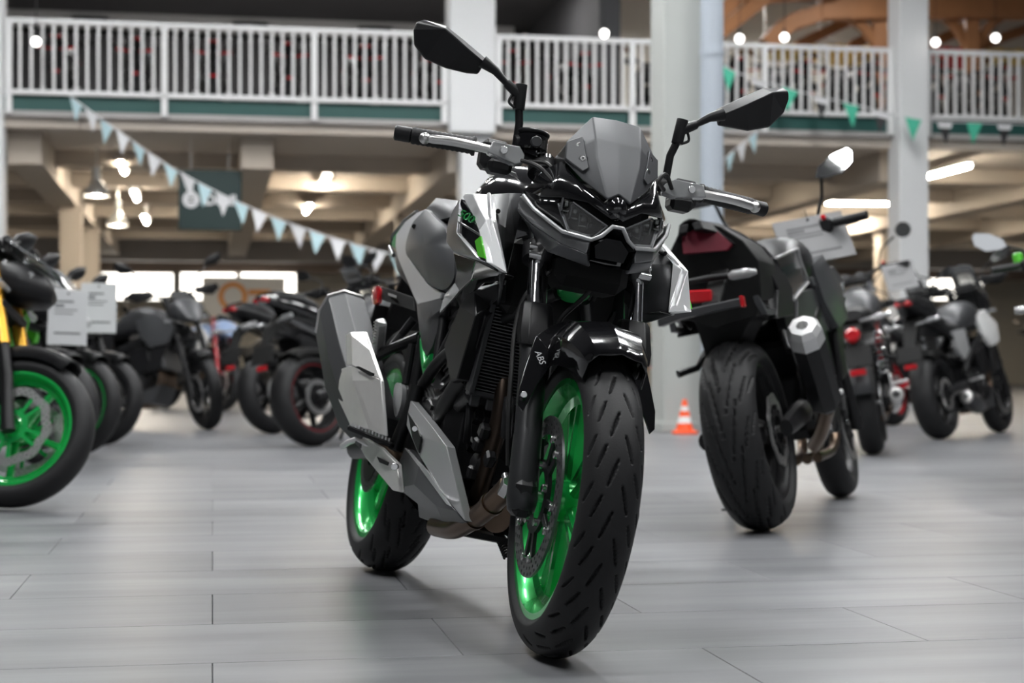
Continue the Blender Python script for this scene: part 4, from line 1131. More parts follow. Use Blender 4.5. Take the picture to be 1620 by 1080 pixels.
# knee panel and seat
kv = [(674, 332, -.128), (664, 340, -.130), (652, 354, -.132), (643, 381, -.135), (642, 399, -.137), (649, 411, -.140), (674, 444, -.147), (688, 455, -.150), (705, 457, -.154), (717, 442, -.157), (719, 422, -.158), (716, 397, -.156), (708, 383, -.155), (705, 362, -.153), (688, 344, -.142)]
kp = MB().pillow(cr([h(*p) for p in kv], 3, closed=True), .020, .05, (.3, -1, .15), 6)
both('knee_panel', kp, 'knee_grey', ang=50)
both('panel_screw', MB().cyl(h(655, 358, -.140), h(655, 358, -.148), .006, 10), 'matte_black')
hbuild('front_seat', MB().loft([ring(*a) for a in ((.08, .845, .105, .040), (.16, .80, .12, .045), (.28, .775, .125, .042), (.42, .775, .115, .045), (.54, .80, .085, .05), (.60, .82, .06, .04))]), 'seat_vinyl', ang=50)
hbuild('rear_seat', MB().loft([ring(*a) for a in ((-.26, .905, .06, .024), (-.20, .91, .085, .034), (-.08, .905, .10, .04), (.04, .885, .105, .045), (.12, .85, .10, .04))]), 'seat_vinyl', ang=50)
both('tank_rear_cover', MB().pillow([h(*p) for p in ((675, 330, -.100), (690, 313, -.085), (723, 317, -.10), (718, 342, -.120), (697, 347, -.122))], .010, .05, (.2, -1, .4), 4), 'dark_grey', ang=50)
# silver side strip
A = [h(*p) for p in ((673, 331, -.122), (659, 336, -.122), (640, 351, -.122), (626, 371, -.122), (625, 390, -.124), (629, 408, -.126), (640, 435, -.130), (653, 466, -.134), (660, 482, -.136))]
B = [h(*p) for p in ((676, 334, -.126), (668, 340, -.126), (655, 352, -.128), (645, 378, -.131), (643, 398, -.134), (649, 413, -.137), (676, 449, -.144), (698, 462, -.146), (696, 473, -.140))]
both('side_strip', MB().ribbon(A, B, (0, .03, 0)), 'silver_paint', ang=30, bevel=.003)
gA = [h(*p) for p in ((640, 352, -.118), (622, 374, -.116), (619, 388, -.116))]; gB = [h(*p) for p in ((641, 360, -.121), (632, 378, -.121), (628, 396, -.122))]
both('tail_flash', MB().ribbon(gA, gB, (0, .02, 0)), 'green_frame', bevel=.002)
both('tail_edge', MB().tube([h(660, 335, -.120), h(640, 350, -.118), h(621, 374, -.114), h(617, 390, -.114), h(623, 404, -.12)], .006, 8), 'mid_silver', ang=60)
tl = [ring(*a) for a in ((-.36, .875, .025, .018), (-.30, .865, .055, .03), (-.18, .85, .09, .045), (-.02, .815, .115, .06), (.14, .775, .12, .06), (.34, .74, .115, .06), (.5, .73, .10, .05))]
hbuild('tail_cowl', MB().loft(tl), 'dark_grey', ang=45)
hbuild('tail_lamp', MB().box((-.355, 0, .865), (.03, .07, .03), bev=.006), 'red_lens')
# lower side cover
both('side_cover', plate([(659, 482, -.134), (664, 477, -.134), (696, 472, -.140), (706, 484, -.140), (694, 500, -.136), (692, 522, -.134), (684, 548, -.130), (676, 562, -.126), (668, 558, -.126), (663, 520, -.130)], .05, .012, 4), 'dark_grey', ang=45)
# radiator, shrouds
rt, rbm = V(.995, 0, .665), V(.965, 0, .478)
ra = hbuild('radiator', MB(), 'satin_black') if False else None
up_r = (rt - rbm).normalized()
core = MB().prism([rt + V(-.028, -.118, 0), rt + V(-.028, .118, 0), rbm + V(-.028, .118, 0), rbm + V(-.028, -.118, 0)], (.012, 0, 0))
rad = hbuild('radiator', core, 'matte_black')
NF = 27
fin = MB()
for k in range(NF):
    c = rbm.lerp(rt, (k + .5) / NF); fin.box((c.x - .004, 0, c.z), (.026, .232, .0022))
fo2 = fin.build('cooling_fins', 'fin_grey', rad); fo2['kind'] = 'stuff'
for sg in (-1, 1): MB().bar(rbm + V(-.008, sg * .123, -.006), rt + V(-.008, sg * .123, .006), .012, .040, bev=.002, up=(1, 0, 0)).build('side_tank', 'dark_grey', rad)
for c, nm in ((rt + up_r * .008, 'top_bar'), (rbm - up_r * .006, 'bottom_bar')): MB().box((c.x - .006, 0, c.z), (.034, .256, .012), bev=.003).build(nm, 'dark_grey', rad)
for yy in (-.10, -.045, .045, .10): MB().box((rt.x - .004, yy, rt.z + .020), (.006, .026, .02), bev=.002).build('tab', 'dark_grey', rad)
for yy, zz in ((-.112, -.022), (-.075, -.024)): MB().box((rbm.x + .004, yy, rbm.z + zz), (.006, .022, .026), bev=.003).build('tab', 'dark_grey', rad)
MB().lathe([(0, .004), (0, .012), (.006, .012), (.006, .004)], (rbm.x + .002, -.062, rbm.z - .03), (1, 0, 0), 14, closed=True).build('eyelet', 'dark_grey', rad)
rs_ = [(741, 456, -.150), (788, 447, -.140), (786, 474, -.132), (776, 482, -.128), (742, 604, -.128), (712, 604, -.148), (702, 546, -.160), (727, 484, -.160), (752, 500, -.160), (722, 600, -.152), (750, 462, -.158)]
both('radiator_shroud', face_mesh(rs_, [(7, 0, 10, 8), (0, 1, 10), (10, 1, 2, 3, 8), (8, 3, 4, 9), (7, 8, 9, 5, 6)], .02), 'satin_black', ang=10, bevel=.003)
# mounting plate of dark grey at the shroud's inner fold
both('shroud_infill', plate([(727, 484, -.15), (741, 470, -.145), (746, 500, -.145), (722, 530, -.15)], .02), 'dark_grey')

# ---- frame, engine
fr = []
def frame_tube(pts, r=.014, m='satin_black'):
    return both('frame_tube', MB().tube(cr(pts, 5) if len(pts) > 2 else pts, r, 12), m)
frame_tube([(1.09, -.03, .80), (1.00, -.075, .735), (.85, -.10, .69), (.62, -.105, .64), (.46, -.11, .60)])
frame_tube([(1.12, -.03, .70), (1.03, -.075, .655), (.90, -.115, .60), (.66, -.128, .53), (.48, -.12, .42)])
frame_tube([(.85, -.125, .70), (.66, -.128, .53)], .011)
frame_tube([(.62, -.125, .66), (.66, -.128, .53)], .011)
frame_tube([(.46, -.12, .60), (.48, -.12, .42), (.46, -.11, .30)], .015)
frame_tube([h(672, 522, -.118), h(673, 560, -.120), h(679, 600, -.122)], .013, 'green_frame')
frame_tube([h(686, 566, -.125), h(676, 580, -.124)], .012, 'green_frame')
frame_tube([(1.10, -.02, .78), (1.03, -.05, .72), (.97, -.075, .66)], .016, 'green_frame')
frame_tube([(.46, -.11, .62), (.25, -.11, .72), (0, -.10, .80), (-.15, -.08, .83)], .012, 'satin_black')
hbuild('wiring_box', MB().box((1.0, .01, .725), (.09, .25, .16), bev=.015), 'matte_black')
hbuild('steering_head', MB().cyl((1.135, 0, .70), (1.055, 0, .88), .034, 24, bev=.004), 'green_frame')
eng = MB().box((.64, 0, .37), (.42, .25, .22), bev=.03)
eng.box((.80, 0, .53), (.20, .24, .22), Matrix.Rotation(R_(-18), 3, 'Y'), bev=.015)
eo = hbuild('engine', eng, 'dark_engine', bevel=.003)
for k in range(5):
    c = V(.815, 0, .46 + k * .022); MB().box(c, (.205, .25, .006), Matrix.Rotation(R_(-18), 3, 'Y')).build('cooling_rib', 'dark_engine', eo)
MB().box((.865, 0, .64), (.19, .22, .07), Matrix.Rotation(R_(-18), 3, 'Y'), bev=.014).build('cam_cover', 'dark_engine', eo)
for sg in (-1, 1):
    MB().cyl((.64, sg * .10, .36), (.64, sg * .128, .36), .100, 32, bev=.012).build('case_cover', 'dark_engine', eo)
    MB().cyl((.80, sg * .10, .32), (.80, sg * .125, .32), .05, 28, bev=.008).build('case_cover', 'dark_engine', eo)
    for k in range(7):
        a = 2 * PI * k / 7; MB().cyl((.64 + .09 * math.cos(a), sg * .124, .36 + .09 * math.sin(a)), (.64 + .09 * math.cos(a), sg * .132, .36 + .09 * math.sin(a)), .006, 8).build('bolt', 'bolt_steel' if k % 3 == 0 else 'satin_black', eo)
MB().cyl((.93, -.05, .33), (.99, -.05, .32), .036, 24, bev=.006).build('oil_filter', 'satin_black', eo)
MB().box((.70, 0, .24), (.30, .16, .07), bev=.02).build('oil_pan', 'dark_engine', eo)
for k in range(9):
    a = h(748 + 9 * (k % 4), 660 + 22 * (k // 2), -.06 - .012 * (k % 3)); MB().box(a, (.03, .022, .03), Matrix.Rotation(k, 3, 'Y'), bev=.005).build('engine_fitting', 'satin_black' if k % 3 else 'dark_grey', eo)
for yy in (-.055, .055):
    hbuild('header_pipe', MB().tube(cr([(.90, yy, .545), (.955, yy, .52), (.985, yy, .44), (.985, yy * 1.1, .33), (.960, yy * 1.1, .255), (.90, yy * 1.0, .222), (.80, yy * .7, .21)], 8), .0195, 18), 'header_dark')
hp = cr([h(806, 768, -.062), h(792, 783, -.066), h(766, 808, -.072), h(740, 826, -.078), h(716, 836, -.084), h(690, 832, -.090)], 6)
hbuild('collector_pipe', MB().tube(hp, .0225, 20), 'header_steel')
for k in (9, 15): hbuild('pipe_band', MB().tube([hp[k], hp[k].lerp(hp[k + 1], .8)], .0255, 20), 'header_steel')
hbuild('sensor', MB().cyl(h(806, 762, -.07), h(796, 780, -.07), .015, 6, bev=.001), 'bolt_steel')
hbuild('sensor', MB().cyl(h(800, 752, -.07), h(803, 764, -.07), .009, 12, bev=.001), 'bolt_steel')
hbuild('catalyst', MB().tube([(.93, 0, .225), (.75, -.01, .225), (.52, -.05, .25)], [.034, .042, .036], 20), 'header_steel', ang=60)
for (pts, r) in (([(738, 596, -.118), (724, 612, -.122), (708, 640, -.124), (697, 668, -.120), (690, 690, -.11)], .021), ([(745, 620, -.10), (742, 660, -.10), (738, 700, -.09)], .008), ([(806, 630, -.06), (803, 660, -.06), (800, 690, -.05)], .012)):
    hbuild('coolant_hose', MB().tube(cr([h(*p) for p in pts], 6), r, 16), 'hose' if r > .015 else 'satin_black')
for k in range(4):
    hbuild('wiring', MB().tube(cr([h(655 + 6 * k, 590 + 6 * k, -.11), h(668 + 5 * k, 615, -.12), h(672 + 6 * k, 645, -.115), h(684 + 4 * k, 690, -.10)], 6), .0045, 8), 'hose')
hbuild('throttle_body', MB().cyl((.66, -.09, .62), (.78, -.09, .66), .03, 18, bev=.004).mirror(), 'satin_black')
hbuild('shock', MB().tube(coil_pts((.34, 0, .33), (.42, 0, .62), .03, 8), .007, 6), 'satin_black')

# ---- belly pan
bp1 = [(647, 630, -.150), (678, 668, -.160), (706, 705, -.160), (735, 824, -.104), (703, 785, -.136), (661, 717, -.158), (643, 672, -.152), (666, 681, -.164), (668, 690, -.160)]
both('belly_fin', face_mesh(bp1, [(0, 1, 7, 6), (1, 2, 8, 7), (8, 2, 3, 4), (6, 7, 8, 4, 5)], .02), 'light_silver', ang=10, bevel=.002)
both('fin_recess', face_mesh([(645, 652, -.1555), (658, 672, -.164), (665, 690, -.167), (662, 716, -.1615), (652, 692, -.158)], [(0, 1, 2, 3, 4)], .004), 'satin_black')
both('fin_bolt', MB().cyl(h(656, 678, -.163), h(656, 678, -.170), .006, 10), 'bolt_steel')
bp2 = [(640, 708, -.150), (663, 738, -.154), (718, 806, -.122), (736, 826, -.098), (705, 834, -.094), (663, 818, -.112), (661, 797, -.122), (629, 772, -.132), (629, 735, -.145), (655, 766, -.148), (690, 800, -.128)]
both('belly_pan', face_mesh(bp2, [(8, 0, 1, 9, 7), (1, 2, 10, 9), (2, 3, 4, 10), (9, 10, 4, 5, 6), (7, 9, 6)], .03), 'satin_grey', ang=8, bevel=.002)
both('pan_edge', face_mesh([(640, 708, -.156), (645, 711, -.158), (676, 745, -.152), (712, 800, -.132), (706, 797, -.132), (670, 748, -.152)], [(0, 1, 2, 5), (5, 2, 3, 4)], .004), 'light_silver')
hbuild('pan_floor', MB().loft([[V(x, -w_, z), V(x, w_, z), V(x, w_ * .8, z - .012), V(x, -w_ * .8, z - .012)] for x, w_, z in ((.50, .10, .225), (.75, .095, .175), (.92, .08, .185))]), 'matte_black')

# ---- footrest plates, pegs
pv = [(561, 693, -.200), (572, 690, -.205), (600, 706, -.198), (627, 733, -.180), (632, 778, -.168), (620, 775, -.172), (578, 724, -.195)]
hp1 = both('heel_guard', plate(pv, .014), 'shield_alu', bevel=.003)
both('guard_slot', plate([(596, 722, -.1985), (614, 731, -.191), (612, 736, -.189), (600, 731, -.195)], .003), 'matte_black')
both('peg_hanger', MB().tube(cr([h(624, 712, -.155), h(632, 690, -.15), h(648, 650, -.145), h(660, 610, -.14)], 5), .016, 12), 'satin_black')
pg0, pg1 = h(552, 676, -.262), h(622, 705, -.165)
pm = MB().bar(pg0, pg1, .026, .012, bev=.003)
pego = both('foot_peg', pm, 'satin_black')
for k in range(12):
    c = pg0.lerp(pg1, .04 + .075 * k) + V(0, 0, .009); 
    both('peg_rib', MB().box(c, (.024, .0035, .008)), 'cast_alu')
both('brake_pedal', MB().tube([h(541, 706, -.225), h(552, 699, -.22), h(566, 694, -.205), h(600, 712, -.185)], .007, 10), 'cast_alu')
both('master_cylinder', MB().cyl(h(601, 655, -.15), h(600, 636, -.148), .013, 14, bev=.002), 'satin_black')
both('heel_bolt', MB().cyl(h(626, 738, -.186), h(624, 738, -.194), .008, 12, bev=.001), 'bolt_steel')
both('frame_cap', MB().pillow(cr([h(*p) for p in ((628, 605, -.155), (636, 612, -.155), (634, 640, -.153), (626, 660, -.152), (622, 640, -.153), (623, 615, -.155))], 3, closed=True), .006, .012, (.3, -1, 0), 3), 'light_silver', ang=50)
# passenger peg: folded, pointing up
q0, q1 = h(598, 556, -.178), h(603, 508, -.205)
pp = both('passenger_peg', MB().bar(q0, q1, .026, .026, bev=.005, up=(1, 0, 0)), 'cast_alu')
for k in range(8):
    c = q0.lerp(q1, .22 + .1 * k); both('peg_rib', MB().box(c + V(.010, -.009, 0), (.018, .020, .0035)), 'brushed_alu')
both('peg_bracket', MB().tube([h(596, 563, -.172), h(618, 552, -.165), h(645, 541, -.145), h(664, 534, -.125)], [.016, .013, .013, .014], 10), 'satin_black')
both('peg_bracket', MB().tube([h(616, 553, -.165), h(634, 530, -.14), h(655, 505, -.12)], [.010, .010, .012], 10), 'satin_black')
both('peg_bracket', MB().tube([h(652, 545, -.14), h(648, 570, -.14), h(642, 608, -.14)], .010, 10), 'satin_black')

# ---- muffler on the right side
def msec(x, y, z, w_, h_, k=1.0):
    # eight-sided section across the muffler axis, tilted
    ax = V(-.57, -.05, .32).normalized(); sd = ax.cross(V(0, 0, 1)).normalized(); up2 = sd.cross(ax)
    sh = ((1, .35), (.62, .95), (-.25, 1), (-.85, .7), (-1, .1), (-.8, -.75), (0, -1), (.8, -.7))
    return [V(x, y, z) + sd * (a * w_) + up2 * (b_ * h_) for a, b_ in sh]
mst = [(.44, -.150, .325, .030, .030), (.40, -.160, .345, .050, .055), (.28, -.182, .40, .062, .078), (.10, -.198, .50, .066, .088), (-.13, -.208, .632, .064, .082), (-.165, -.209, .652, .056, .070)]
mf = hbuild('muffler', MB().loft([msec(*a) for a in mst]), 'dark_grey', ang=14, bevel=.0015)
MB().cyl((-.165, -.209, .652), (-.185, -.210, .662), .026, 20).build('outlet', 'matte_black', mf)
MB().tube([p for p in msec(-.150, -.2085, .644, .062, .078)] , .005, 8, closed=True).build('end_rim', 'brushed_alu', mf)
def shieldp(px, py, y): return h(px, py, y)
sh1 = [(535.7, 584, -.242), (556, 578, -.262), (603, 601, -.240), (610, 690, -.205), (584, 680, -.235), (553, 672, -.246), (528.5, 619, -.246), (521, 602, -.240), (558, 602, -.262)]
MBs = face_mesh(sh1, [(0, 1, 8, 7), (7, 8, 6), (1, 2, 8), (8, 2, 3, 4), (6, 8, 4, 5)], .008)
MBs.build('heat_shield', 'shield_alu', mf, ang=10, bevel=.003)
sh2 = [(546.6, 529, -.258), (554, 525, -.262), (577, 524, -.240), (588, 556, -.238), (603, 601, -.240), (556, 578, -.264), (548, 577, -.258), (556, 530, -.264)]
face_mesh(sh2, [(0, 1, 7, 5, 6), (1, 2, 3, 7), (7, 3, 4, 5)], .008).build('heat_shield', 'shield_alu', mf, ang=10, bevel=.003)
face_mesh([(562, 580, -.2665), (567, 579, -.2655), (590, 590, -.252), (589, 594, -.251), (584, 594, -.254)], [(0, 1, 2, 3, 4)], .004).build('shield_slot', 'matte_black', mf)
hbuild('mid_pipe', MB().tube(cr([(.52, -.05, .25), (.52, -.10, .275), (.49, -.135, .305), (.43, -.150, .33)], 6), .024, 18), 'header_steel')
MB().tube([V(*mst[1][:3]) , V(*mst[1][:3]) + V(-.03, -.004, .016)], .058, 20).build('muffler_clamp', 'satin_black', mf) if False else None

# ---- rear end
RC = V(0, 0, .306)
TR = Matrix.Translation(RC)
rrim = rim_mb(0.062)
rrim.lathe([(-0.07, 0.012), (-0.07, 0.035), (-0.045, 0.048), (0.045, 0.048), (0.07, 0.035), (0.07, 0.012)], (0, 0, 0), (0, 1, 0), 32, closed=True)
rw = rrim.xf(TR).build('rear_wheel', 'green_paint', hero)
for q in spokes_mbs(5, 0.042, 0.190, 0.022, 0.018, 0.020, 0.017, fork=0.20, off=0.1): q.xf(TR).build('spoke', 'green_paint', rw)
gr2 = []
for k in range(15):
    t = 2 * PI * k / 15; e_ = 2 * PI / 15
    for sg, dt in ((-1, 0), (1, .5)):
        q = t + dt * e_
        gr2 += [(q, sg * .10, q + .75 * e_, sg * .32), (q + .1 * e_, sg * .40, q + .6 * e_, sg * .56), (q + .4 * e_, sg * .62, q + .85 * e_, sg * .80), (q + .55 * e_, sg * .18, q + .95 * e_, sg * .28)]
tyre_mb(0.306, 0.150, b=0.062, nt=700, m=64, grooves=gr2, gw=.0028, gd=.006).xf(TR).build('tyre', 'rubber', rw, ang=60, recalc=False)
TDr = Matrix.Translation(RC + V(0, -.075, 0))
disc_mb(.080, .110, .005, na=32, rows=3, hole=.003).xf(TDr).build('brake_disc', 'disc_steel', rw, ang=20)
MB().lathe([(-.004, .04), (-.004, .082), (.004, .082), (.004, .04)], (0, 0, 0), (0, 1, 0), 32, closed=True).xf(TDr).build('disc_carrier', 'satin_black', rw)
MB().lathe([(-.004, .09), (-.004, .115), (.004, .115), (.004, .09)], RC + V(0, .085, 0), (0, 1, 0), 44, closed=True).build('sprocket', 'dark_grey', rw)
MB().cyl(RC + V(0, -.13, 0), RC + V(0, .13, 0), .012, 16, bev=.002).build('axle', 'bolt_steel', rw)
both('swingarm', MB().tube([(.44, -.10, .34), (.30, -.112, .335), (.12, -.118, .318), (-.05, -.115, .306)], [.030, .030, .027, .024], 14, flat=1.3), 'satin_black')
hbuild('rear_caliper', MB().box((.065, -.085, .395), (.075, .05, .06), Matrix.Rotation(R_(-30), 3, 'Y'), bev=.01), 'satin_black')
ch = [(.02 + .46 * k / 24, .088, .42 - .03 * k / 24) for k in range(25)]
hbuild('chain', MB().tube(ch, [.008 if k % 2 else .010 for k in range(25)], 8), 'dark_engine')
hug = []
for i in range(9):
    a = R_(48 + 75 * i / 8); r_ = .330
    hug.append([RC + V(r_ * math.cos(a), y, r_ * math.sin(a) + dz) for y, dz in ((-.085, -.04), (-.07, 0), (0, .012), (.07, 0), (.085, -.04))])
ho = hbuild('rear_hugger', MB().loft(hug, cap=False, closed=False), 'matte_black'); q = ho.modifiers.new('t', 'SOLIDIFY'); q.thickness = .003
# plate bracket with red side reflectors
both('plate_bracket', plate([(601, 452, -.10), (654, 470, -.085), (656, 492, -.085), (604, 474, -.10)], .006), 'matte_black', bevel=.001)
both('bracket_slot', plate([(614, 463, -.1015), (626, 467, -.1015), (626, 471, -.1015), (614, 467, -.1015)], .002), 'light_silver')
both('side_reflector', MB().pillow(cr([h(*p) for p in ((590, 455, -.106), (599, 452, -.106), (601, 462, -.106), (598, 478, -.106), (590, 481, -.106), (588, 468, -.106))], 2, closed=True), .006, .012, (.5, -1, 0), 3), 'red_lens', ang=50)
hbuild('plate_holder', MB().box((-.33, 0, .62), (.008, .18, .20), Matrix.Rotation(R_(20), 3, 'Y'), bev=.003), 'matte_black')
hbuild('plate_arm', MB().bar((-.20, 0, .82), (-.32, 0, .66), .10, .02, bev=.004), 'matte_black')
# side stand with spring on the far side
sst = MB().tube([(.60, .12, .27), (.585, .17, .14), (.57, .205, .046)], [.013, .012, .011], 12)
sst.box((.565, .208, .050), (.06, .03, .008), Matrix.Rotation(R_(12), 3, 'X'), bev=.003)
hbuild('side_stand', sst, 'satin_black')
hbuild('stand_spring', MB().tube(coil_pts(h(786, 838, .02), h(803, 880, .04), .0085, 11), .0026, 6), 'matte_black')
# ------------------------------------------------------------------ the other motorcycles: one parametric builder
def bike_matrix(rear, head_deg, lean=10.0):
    """rear: ground point under the rear wheel; head_deg: compass of travel, 0 = away from camera, 90 = to the right"""
    a = R_(90 - head_deg)
    return Matrix.Translation(Vector((rear[0], rear[1], 0.002))) @ Matrix.Rotation(a, 4, 'Z') @ Matrix.Rotation(R_(-lean), 4, 'X')

_MESHES = {}
def share(key, fn, m, ang=35):
    k = (key, m)
    if k not in _MESHES: _MESHES[k] = fn().mesh(key[0], m, ang)
    return _MESHES[k]
def place(name, me, parent, M):
    o = bpy.data.objects.new(name, me); COL.objects.link(o); o.parent = parent; o.matrix_local = M
    return o

def make_bike(label, M, P, name='motorcycle', group='motorcycles on the showroom floor'):
    g = lambda k, d: P.get(k, d)
    wb, rf, rr, wf, wr = g('wb', 1.42), g('rf', .298), g('rr', .315), g('wf', .12), g('wr', .18)
    rake = R_(g('rake', 24.5)); style = g('style', 'naked'); hi = g('hi', True)
    kx = wb / 1.42
    c_body, c_tank, c_acc = g('body', 'gloss_black'), g('tank', 'gloss_black'), g('acc', 'dark_grey')
    c_rim, c_rimr = g('rim', 'satin_black'), g('rimr', g('rim', 'satin_black'))
    zb = g('bar_z', 1.05); up = g('raise', 0.0)
    e = empty(name, M, label, 'motorcycle', group)
    so_ = V(wb + .095, 0, 0); ax = V(-math.sin(rake), 0, math.cos(rake))
    SM = Matrix.Translation(so_) @ Matrix.Rotation(R_(g('steer', 0)), 4, ax) @ Matrix.Translation(-so_)
    def B(nm, mb, m, parent=None, **kw): return mb.build(nm, m, parent or e, **kw)
    def S(nm, mb, m, parent=None, **kw): return mb.xf(SM).build(nm, m, parent or e, **kw)
    nt = 360 if g('tread', None) else (96 if hi else 48)
    # wheels
    def wheel(nm, C_, R, w_, crim, MM, discs, dr, nsp, rim_edge=None, gro=None):
        T = MM @ Matrix.Translation(C_)
        rm = share(('rim', round(w_, 3), hi), lambda: rim_mb(w_ * .40, n=64 if hi else 36).lathe([(-.06, .012), (-.06, .034), (-.04, .045), (.04, .045), (.06, .034), (.06, .012)], (0, 0, 0), (0, 1, 0), 24, closed=True), crim)
        wo = place(nm, rm, e, T)
        ty = share(('tyre', round(R, 3), round(w_, 3), hi, bool(gro)), lambda: tyre_mb(R, w_, b=w_ * .40, nt=800 if gro else nt, m=52 if gro else (18 if hi else 10), grooves=gro, gw=.0036, gd=.007), 'rubber', 60)
        place('tyre', ty, wo, Matrix.Identity(4))
        for k in range(nsp):
            sm_ = share(('spoke', nsp, round(w_, 3)), lambda: spokes_mbs(1, .04, .19, .02, .014, w_ * .14, w_ * .11)[0], crim)
            place('spoke', sm_, wo, Matrix.Rotation(-2 * PI * k / nsp + .2, 4, 'Y'))
        for dy in discs:
            dm = share(('disc', dr, g('drill', False)), (lambda: disc_mb(dr - .034, dr, .005, 36, 3, .0042, petal=.004)) if g('drill', False) else (lambda: MB().lathe([(-.0025, dr - .034), (-.0025, dr), (.0025, dr), (.0025, dr - .034)], (0, 0, 0), (0, 1, 0), 48, closed=True)), g('disc_mat', 'bright_steel'), 20)
            do = place('brake_disc', dm, wo, Matrix.Translation((0, dy, 0)))
            cm = share(('carrier', dr), lambda: carrier_mb(dr - .034), g('carrier', 'satin_black'))
            place('disc_carrier', cm, wo, Matrix.Translation((0, dy, 0)))
        if rim_edge:
            for sg in (-1, 1):
                em_ = share(('rim_stripe', round(w_, 3)), lambda: MB().lathe([(0, .219), (0, .2285), (.001, .2285), (.001, .219)], (0, 0, 0), (0, 1, 0), 64, closed=True), rim_edge)
                place('rim_stripe', em_, wo, Matrix.Translation((0, sg * (w_ * .40 + .001), 0)))
        ao = share(('axle',), lambda: MB().cyl((0, -.12, 0), (0, .12, 0), .014, 12, bev=.002), 'bolt_steel')
        place('axle', ao, wo, Matrix.Identity(4))
        return wo
    FC_ = V(wb, 0, rf); RC_ = V(0, 0, rr)
    wheel('front_wheel', FC_, rf, wf, c_rim, SM, g('fdiscs', (-.07, .07)), .155, g('nsp', 5), g('rim_edge', None), g('ftread', None))
    wheel('rear_wheel', RC_, rr, wr, c_rimr, Matrix.Identity(4), (-.095,), .12, g('nsp', 5), g('rim_edge', None), g('tread', None))
    # fork
    def fxx(z): return wb - (z - rf) * math.tan(rake) + .03 * min(1, max(0, (z - rf) / .2))
    ztop = zb - .06
    for yy in (-.105, .105):
        f1 = S('fork_slider', MB().tube([(fxx(z), yy, z) for z in (rf - .03, rf + .02, rf + .18, rf + .34)], [.028, .03, .028, .028] if not g('usd', True) else [.026, .026, .023, .023], 14), g('fork_low', 'satin_black'))
        S('fork_tube', MB().tube([(fxx(z), yy, z) for z in (rf + .30, .75, ztop + .02)], .027 if g('usd', True) else .021, 14), g('fork', 'satin_black'))
        cb = MB().box((fxx(rf + .06) - .09, yy * .72, rf + .07), (.06, .045, .10), Matrix.Rotation(R_(30), 3, 'Y'), bev=.01)
        S('brake_caliper', cb, 'satin_black')
    S('lower_clamp', MB().bar((fxx(.76), -.12, .76), (fxx(.76), .12, .76), .07, .035, bev=.006), 'satin_black')
    S('upper_clamp', MB().bar((fxx(ztop), -.12, ztop), (fxx(ztop), .12, ztop), .06, .028, bev=.006), 'satin_black')
    # fender
    rows = []
    for i in range(9):
        t = i / 8; th = R_(62 + 88 * t); w_ = wf * .62
        rows.append([FC_ + V((rf + o) * math.cos(th), y, (rf + o) * math.sin(th)) for y, o in ((-w_, -.02), (-w_ * .8, .03), (-w_ * .3, .042), (w_ * .3, .042), (w_ * .8, .03), (w_, -.02))])
    fo_ = S('front_fender', MB().loft(rows, cap=False, closed=False), g('fender', 'satin_black')); q = fo_.modifiers.new('t', 'SOLIDIFY'); q.thickness = .004
    for sg in (-1, 1):
        S('fender_stay', MB().bar(FC_ + V(-.10, sg * wf * .64, .26), FC_ + V(-.05, sg * .10, .10), .012, .05, bev=.003), g('fender', 'satin_black'))
    # bars
    bw = g('bar_w', .37); xb = fxx(zb) - .06; bx = xb - g('sweep', .06)
    hb_ = cr([(bx, -bw, zb), (xb - .005, -bw * .55, zb + .005), (xb + .01, -.1, zb - .03), (xb + .01, .1, zb - .03), (xb - .005, bw * .55, zb + .005), (bx, bw, zb)], 5)
    S('handlebar', MB().tube(hb_, .0115, 12), g('bar_mat', 'satin_black'))
    for sg in (-1, 1):
        A = V(bx - .002, sg * (bw + .012), zb); Bp = V(bx + .03, sg * (bw - .12), zb + .003)
        S('grip', MB().tube([A, A.lerp(Bp, .5), Bp], .0175, 14), 'rubber')
        S('lever', MB().tube([(bx + .075, sg * (bw - .03), zb - .005), (bx + .09, sg * (bw - .10), zb - .005), (bx + .075, sg * (bw - .17), zb - .005)], .007, 8), g('lever', 'brushed_alu'))
        S('switch_housing', MB().box((bx + .045, sg * (bw - .155), zb), (.06, .055, .06), bev=.012), 'satin_black')
        if g('red_switch', False): S('switch_button', MB().cyl((bx + .02, sg * (bw - .155), zb + .028), (bx + .01, sg * (bw - .155), zb + .035), .010, 10), 'red_lens')
        # mirrors
        ms_ = g('mirror', 'blade'); mz = g('mirror_z', .16)
        if ms_:
            b0 = V(bx + .05, sg * (bw - .19), zb + .02); b1 = V(bx + .07, sg * (bw - .15), zb + mz * .55); b2 = V(bx + .05, sg * (bw - .06 - g('mirror_in', 0)), zb + mz * .85)
            so2 = S('mirror_stalk', MB().tube(cr([b0, b0.lerp(b1, .55), b1, b2], 5), .0065, 8), 'satin_black')
            c = V(bx + .035, sg * (bw + .005 - g('mirror_in', 0)), zb + mz + g('mirror_dz', 0))
            if ms_ == 'round':
                out = [c + V(0, .052 * math.cos(2 * PI * k / 20), .052 * math.sin(2 * PI * k / 20)) for k in range(20)]
            else:
                out = [c + V(0, sg * y, z) for y, z in ((-.085, -.03), (-.07, .008), (-.01, .048), (.06, .062), (.075, .045), (.07, .0), (.02, -.038), (-.05, -.042))]
            out = [V(p.x + (p.z - c.z) * g('mirror_tilt', .28), p.y, p.z) for p in out]
            sh_ = MB().pillow([p + V(.004, 0, 0) for p in out], .028, .010, (1, 0, 0), 4)
            mo = S('mirror_shell', sh_, g('mirror_mat', 'satin_black'))
            S('mirror_glass', MB().prism([c + (p - c) * .92 + V(-.0065, 0, 0) for p in out], (-.001, 0, 0)), 'mirror_glass', mo)
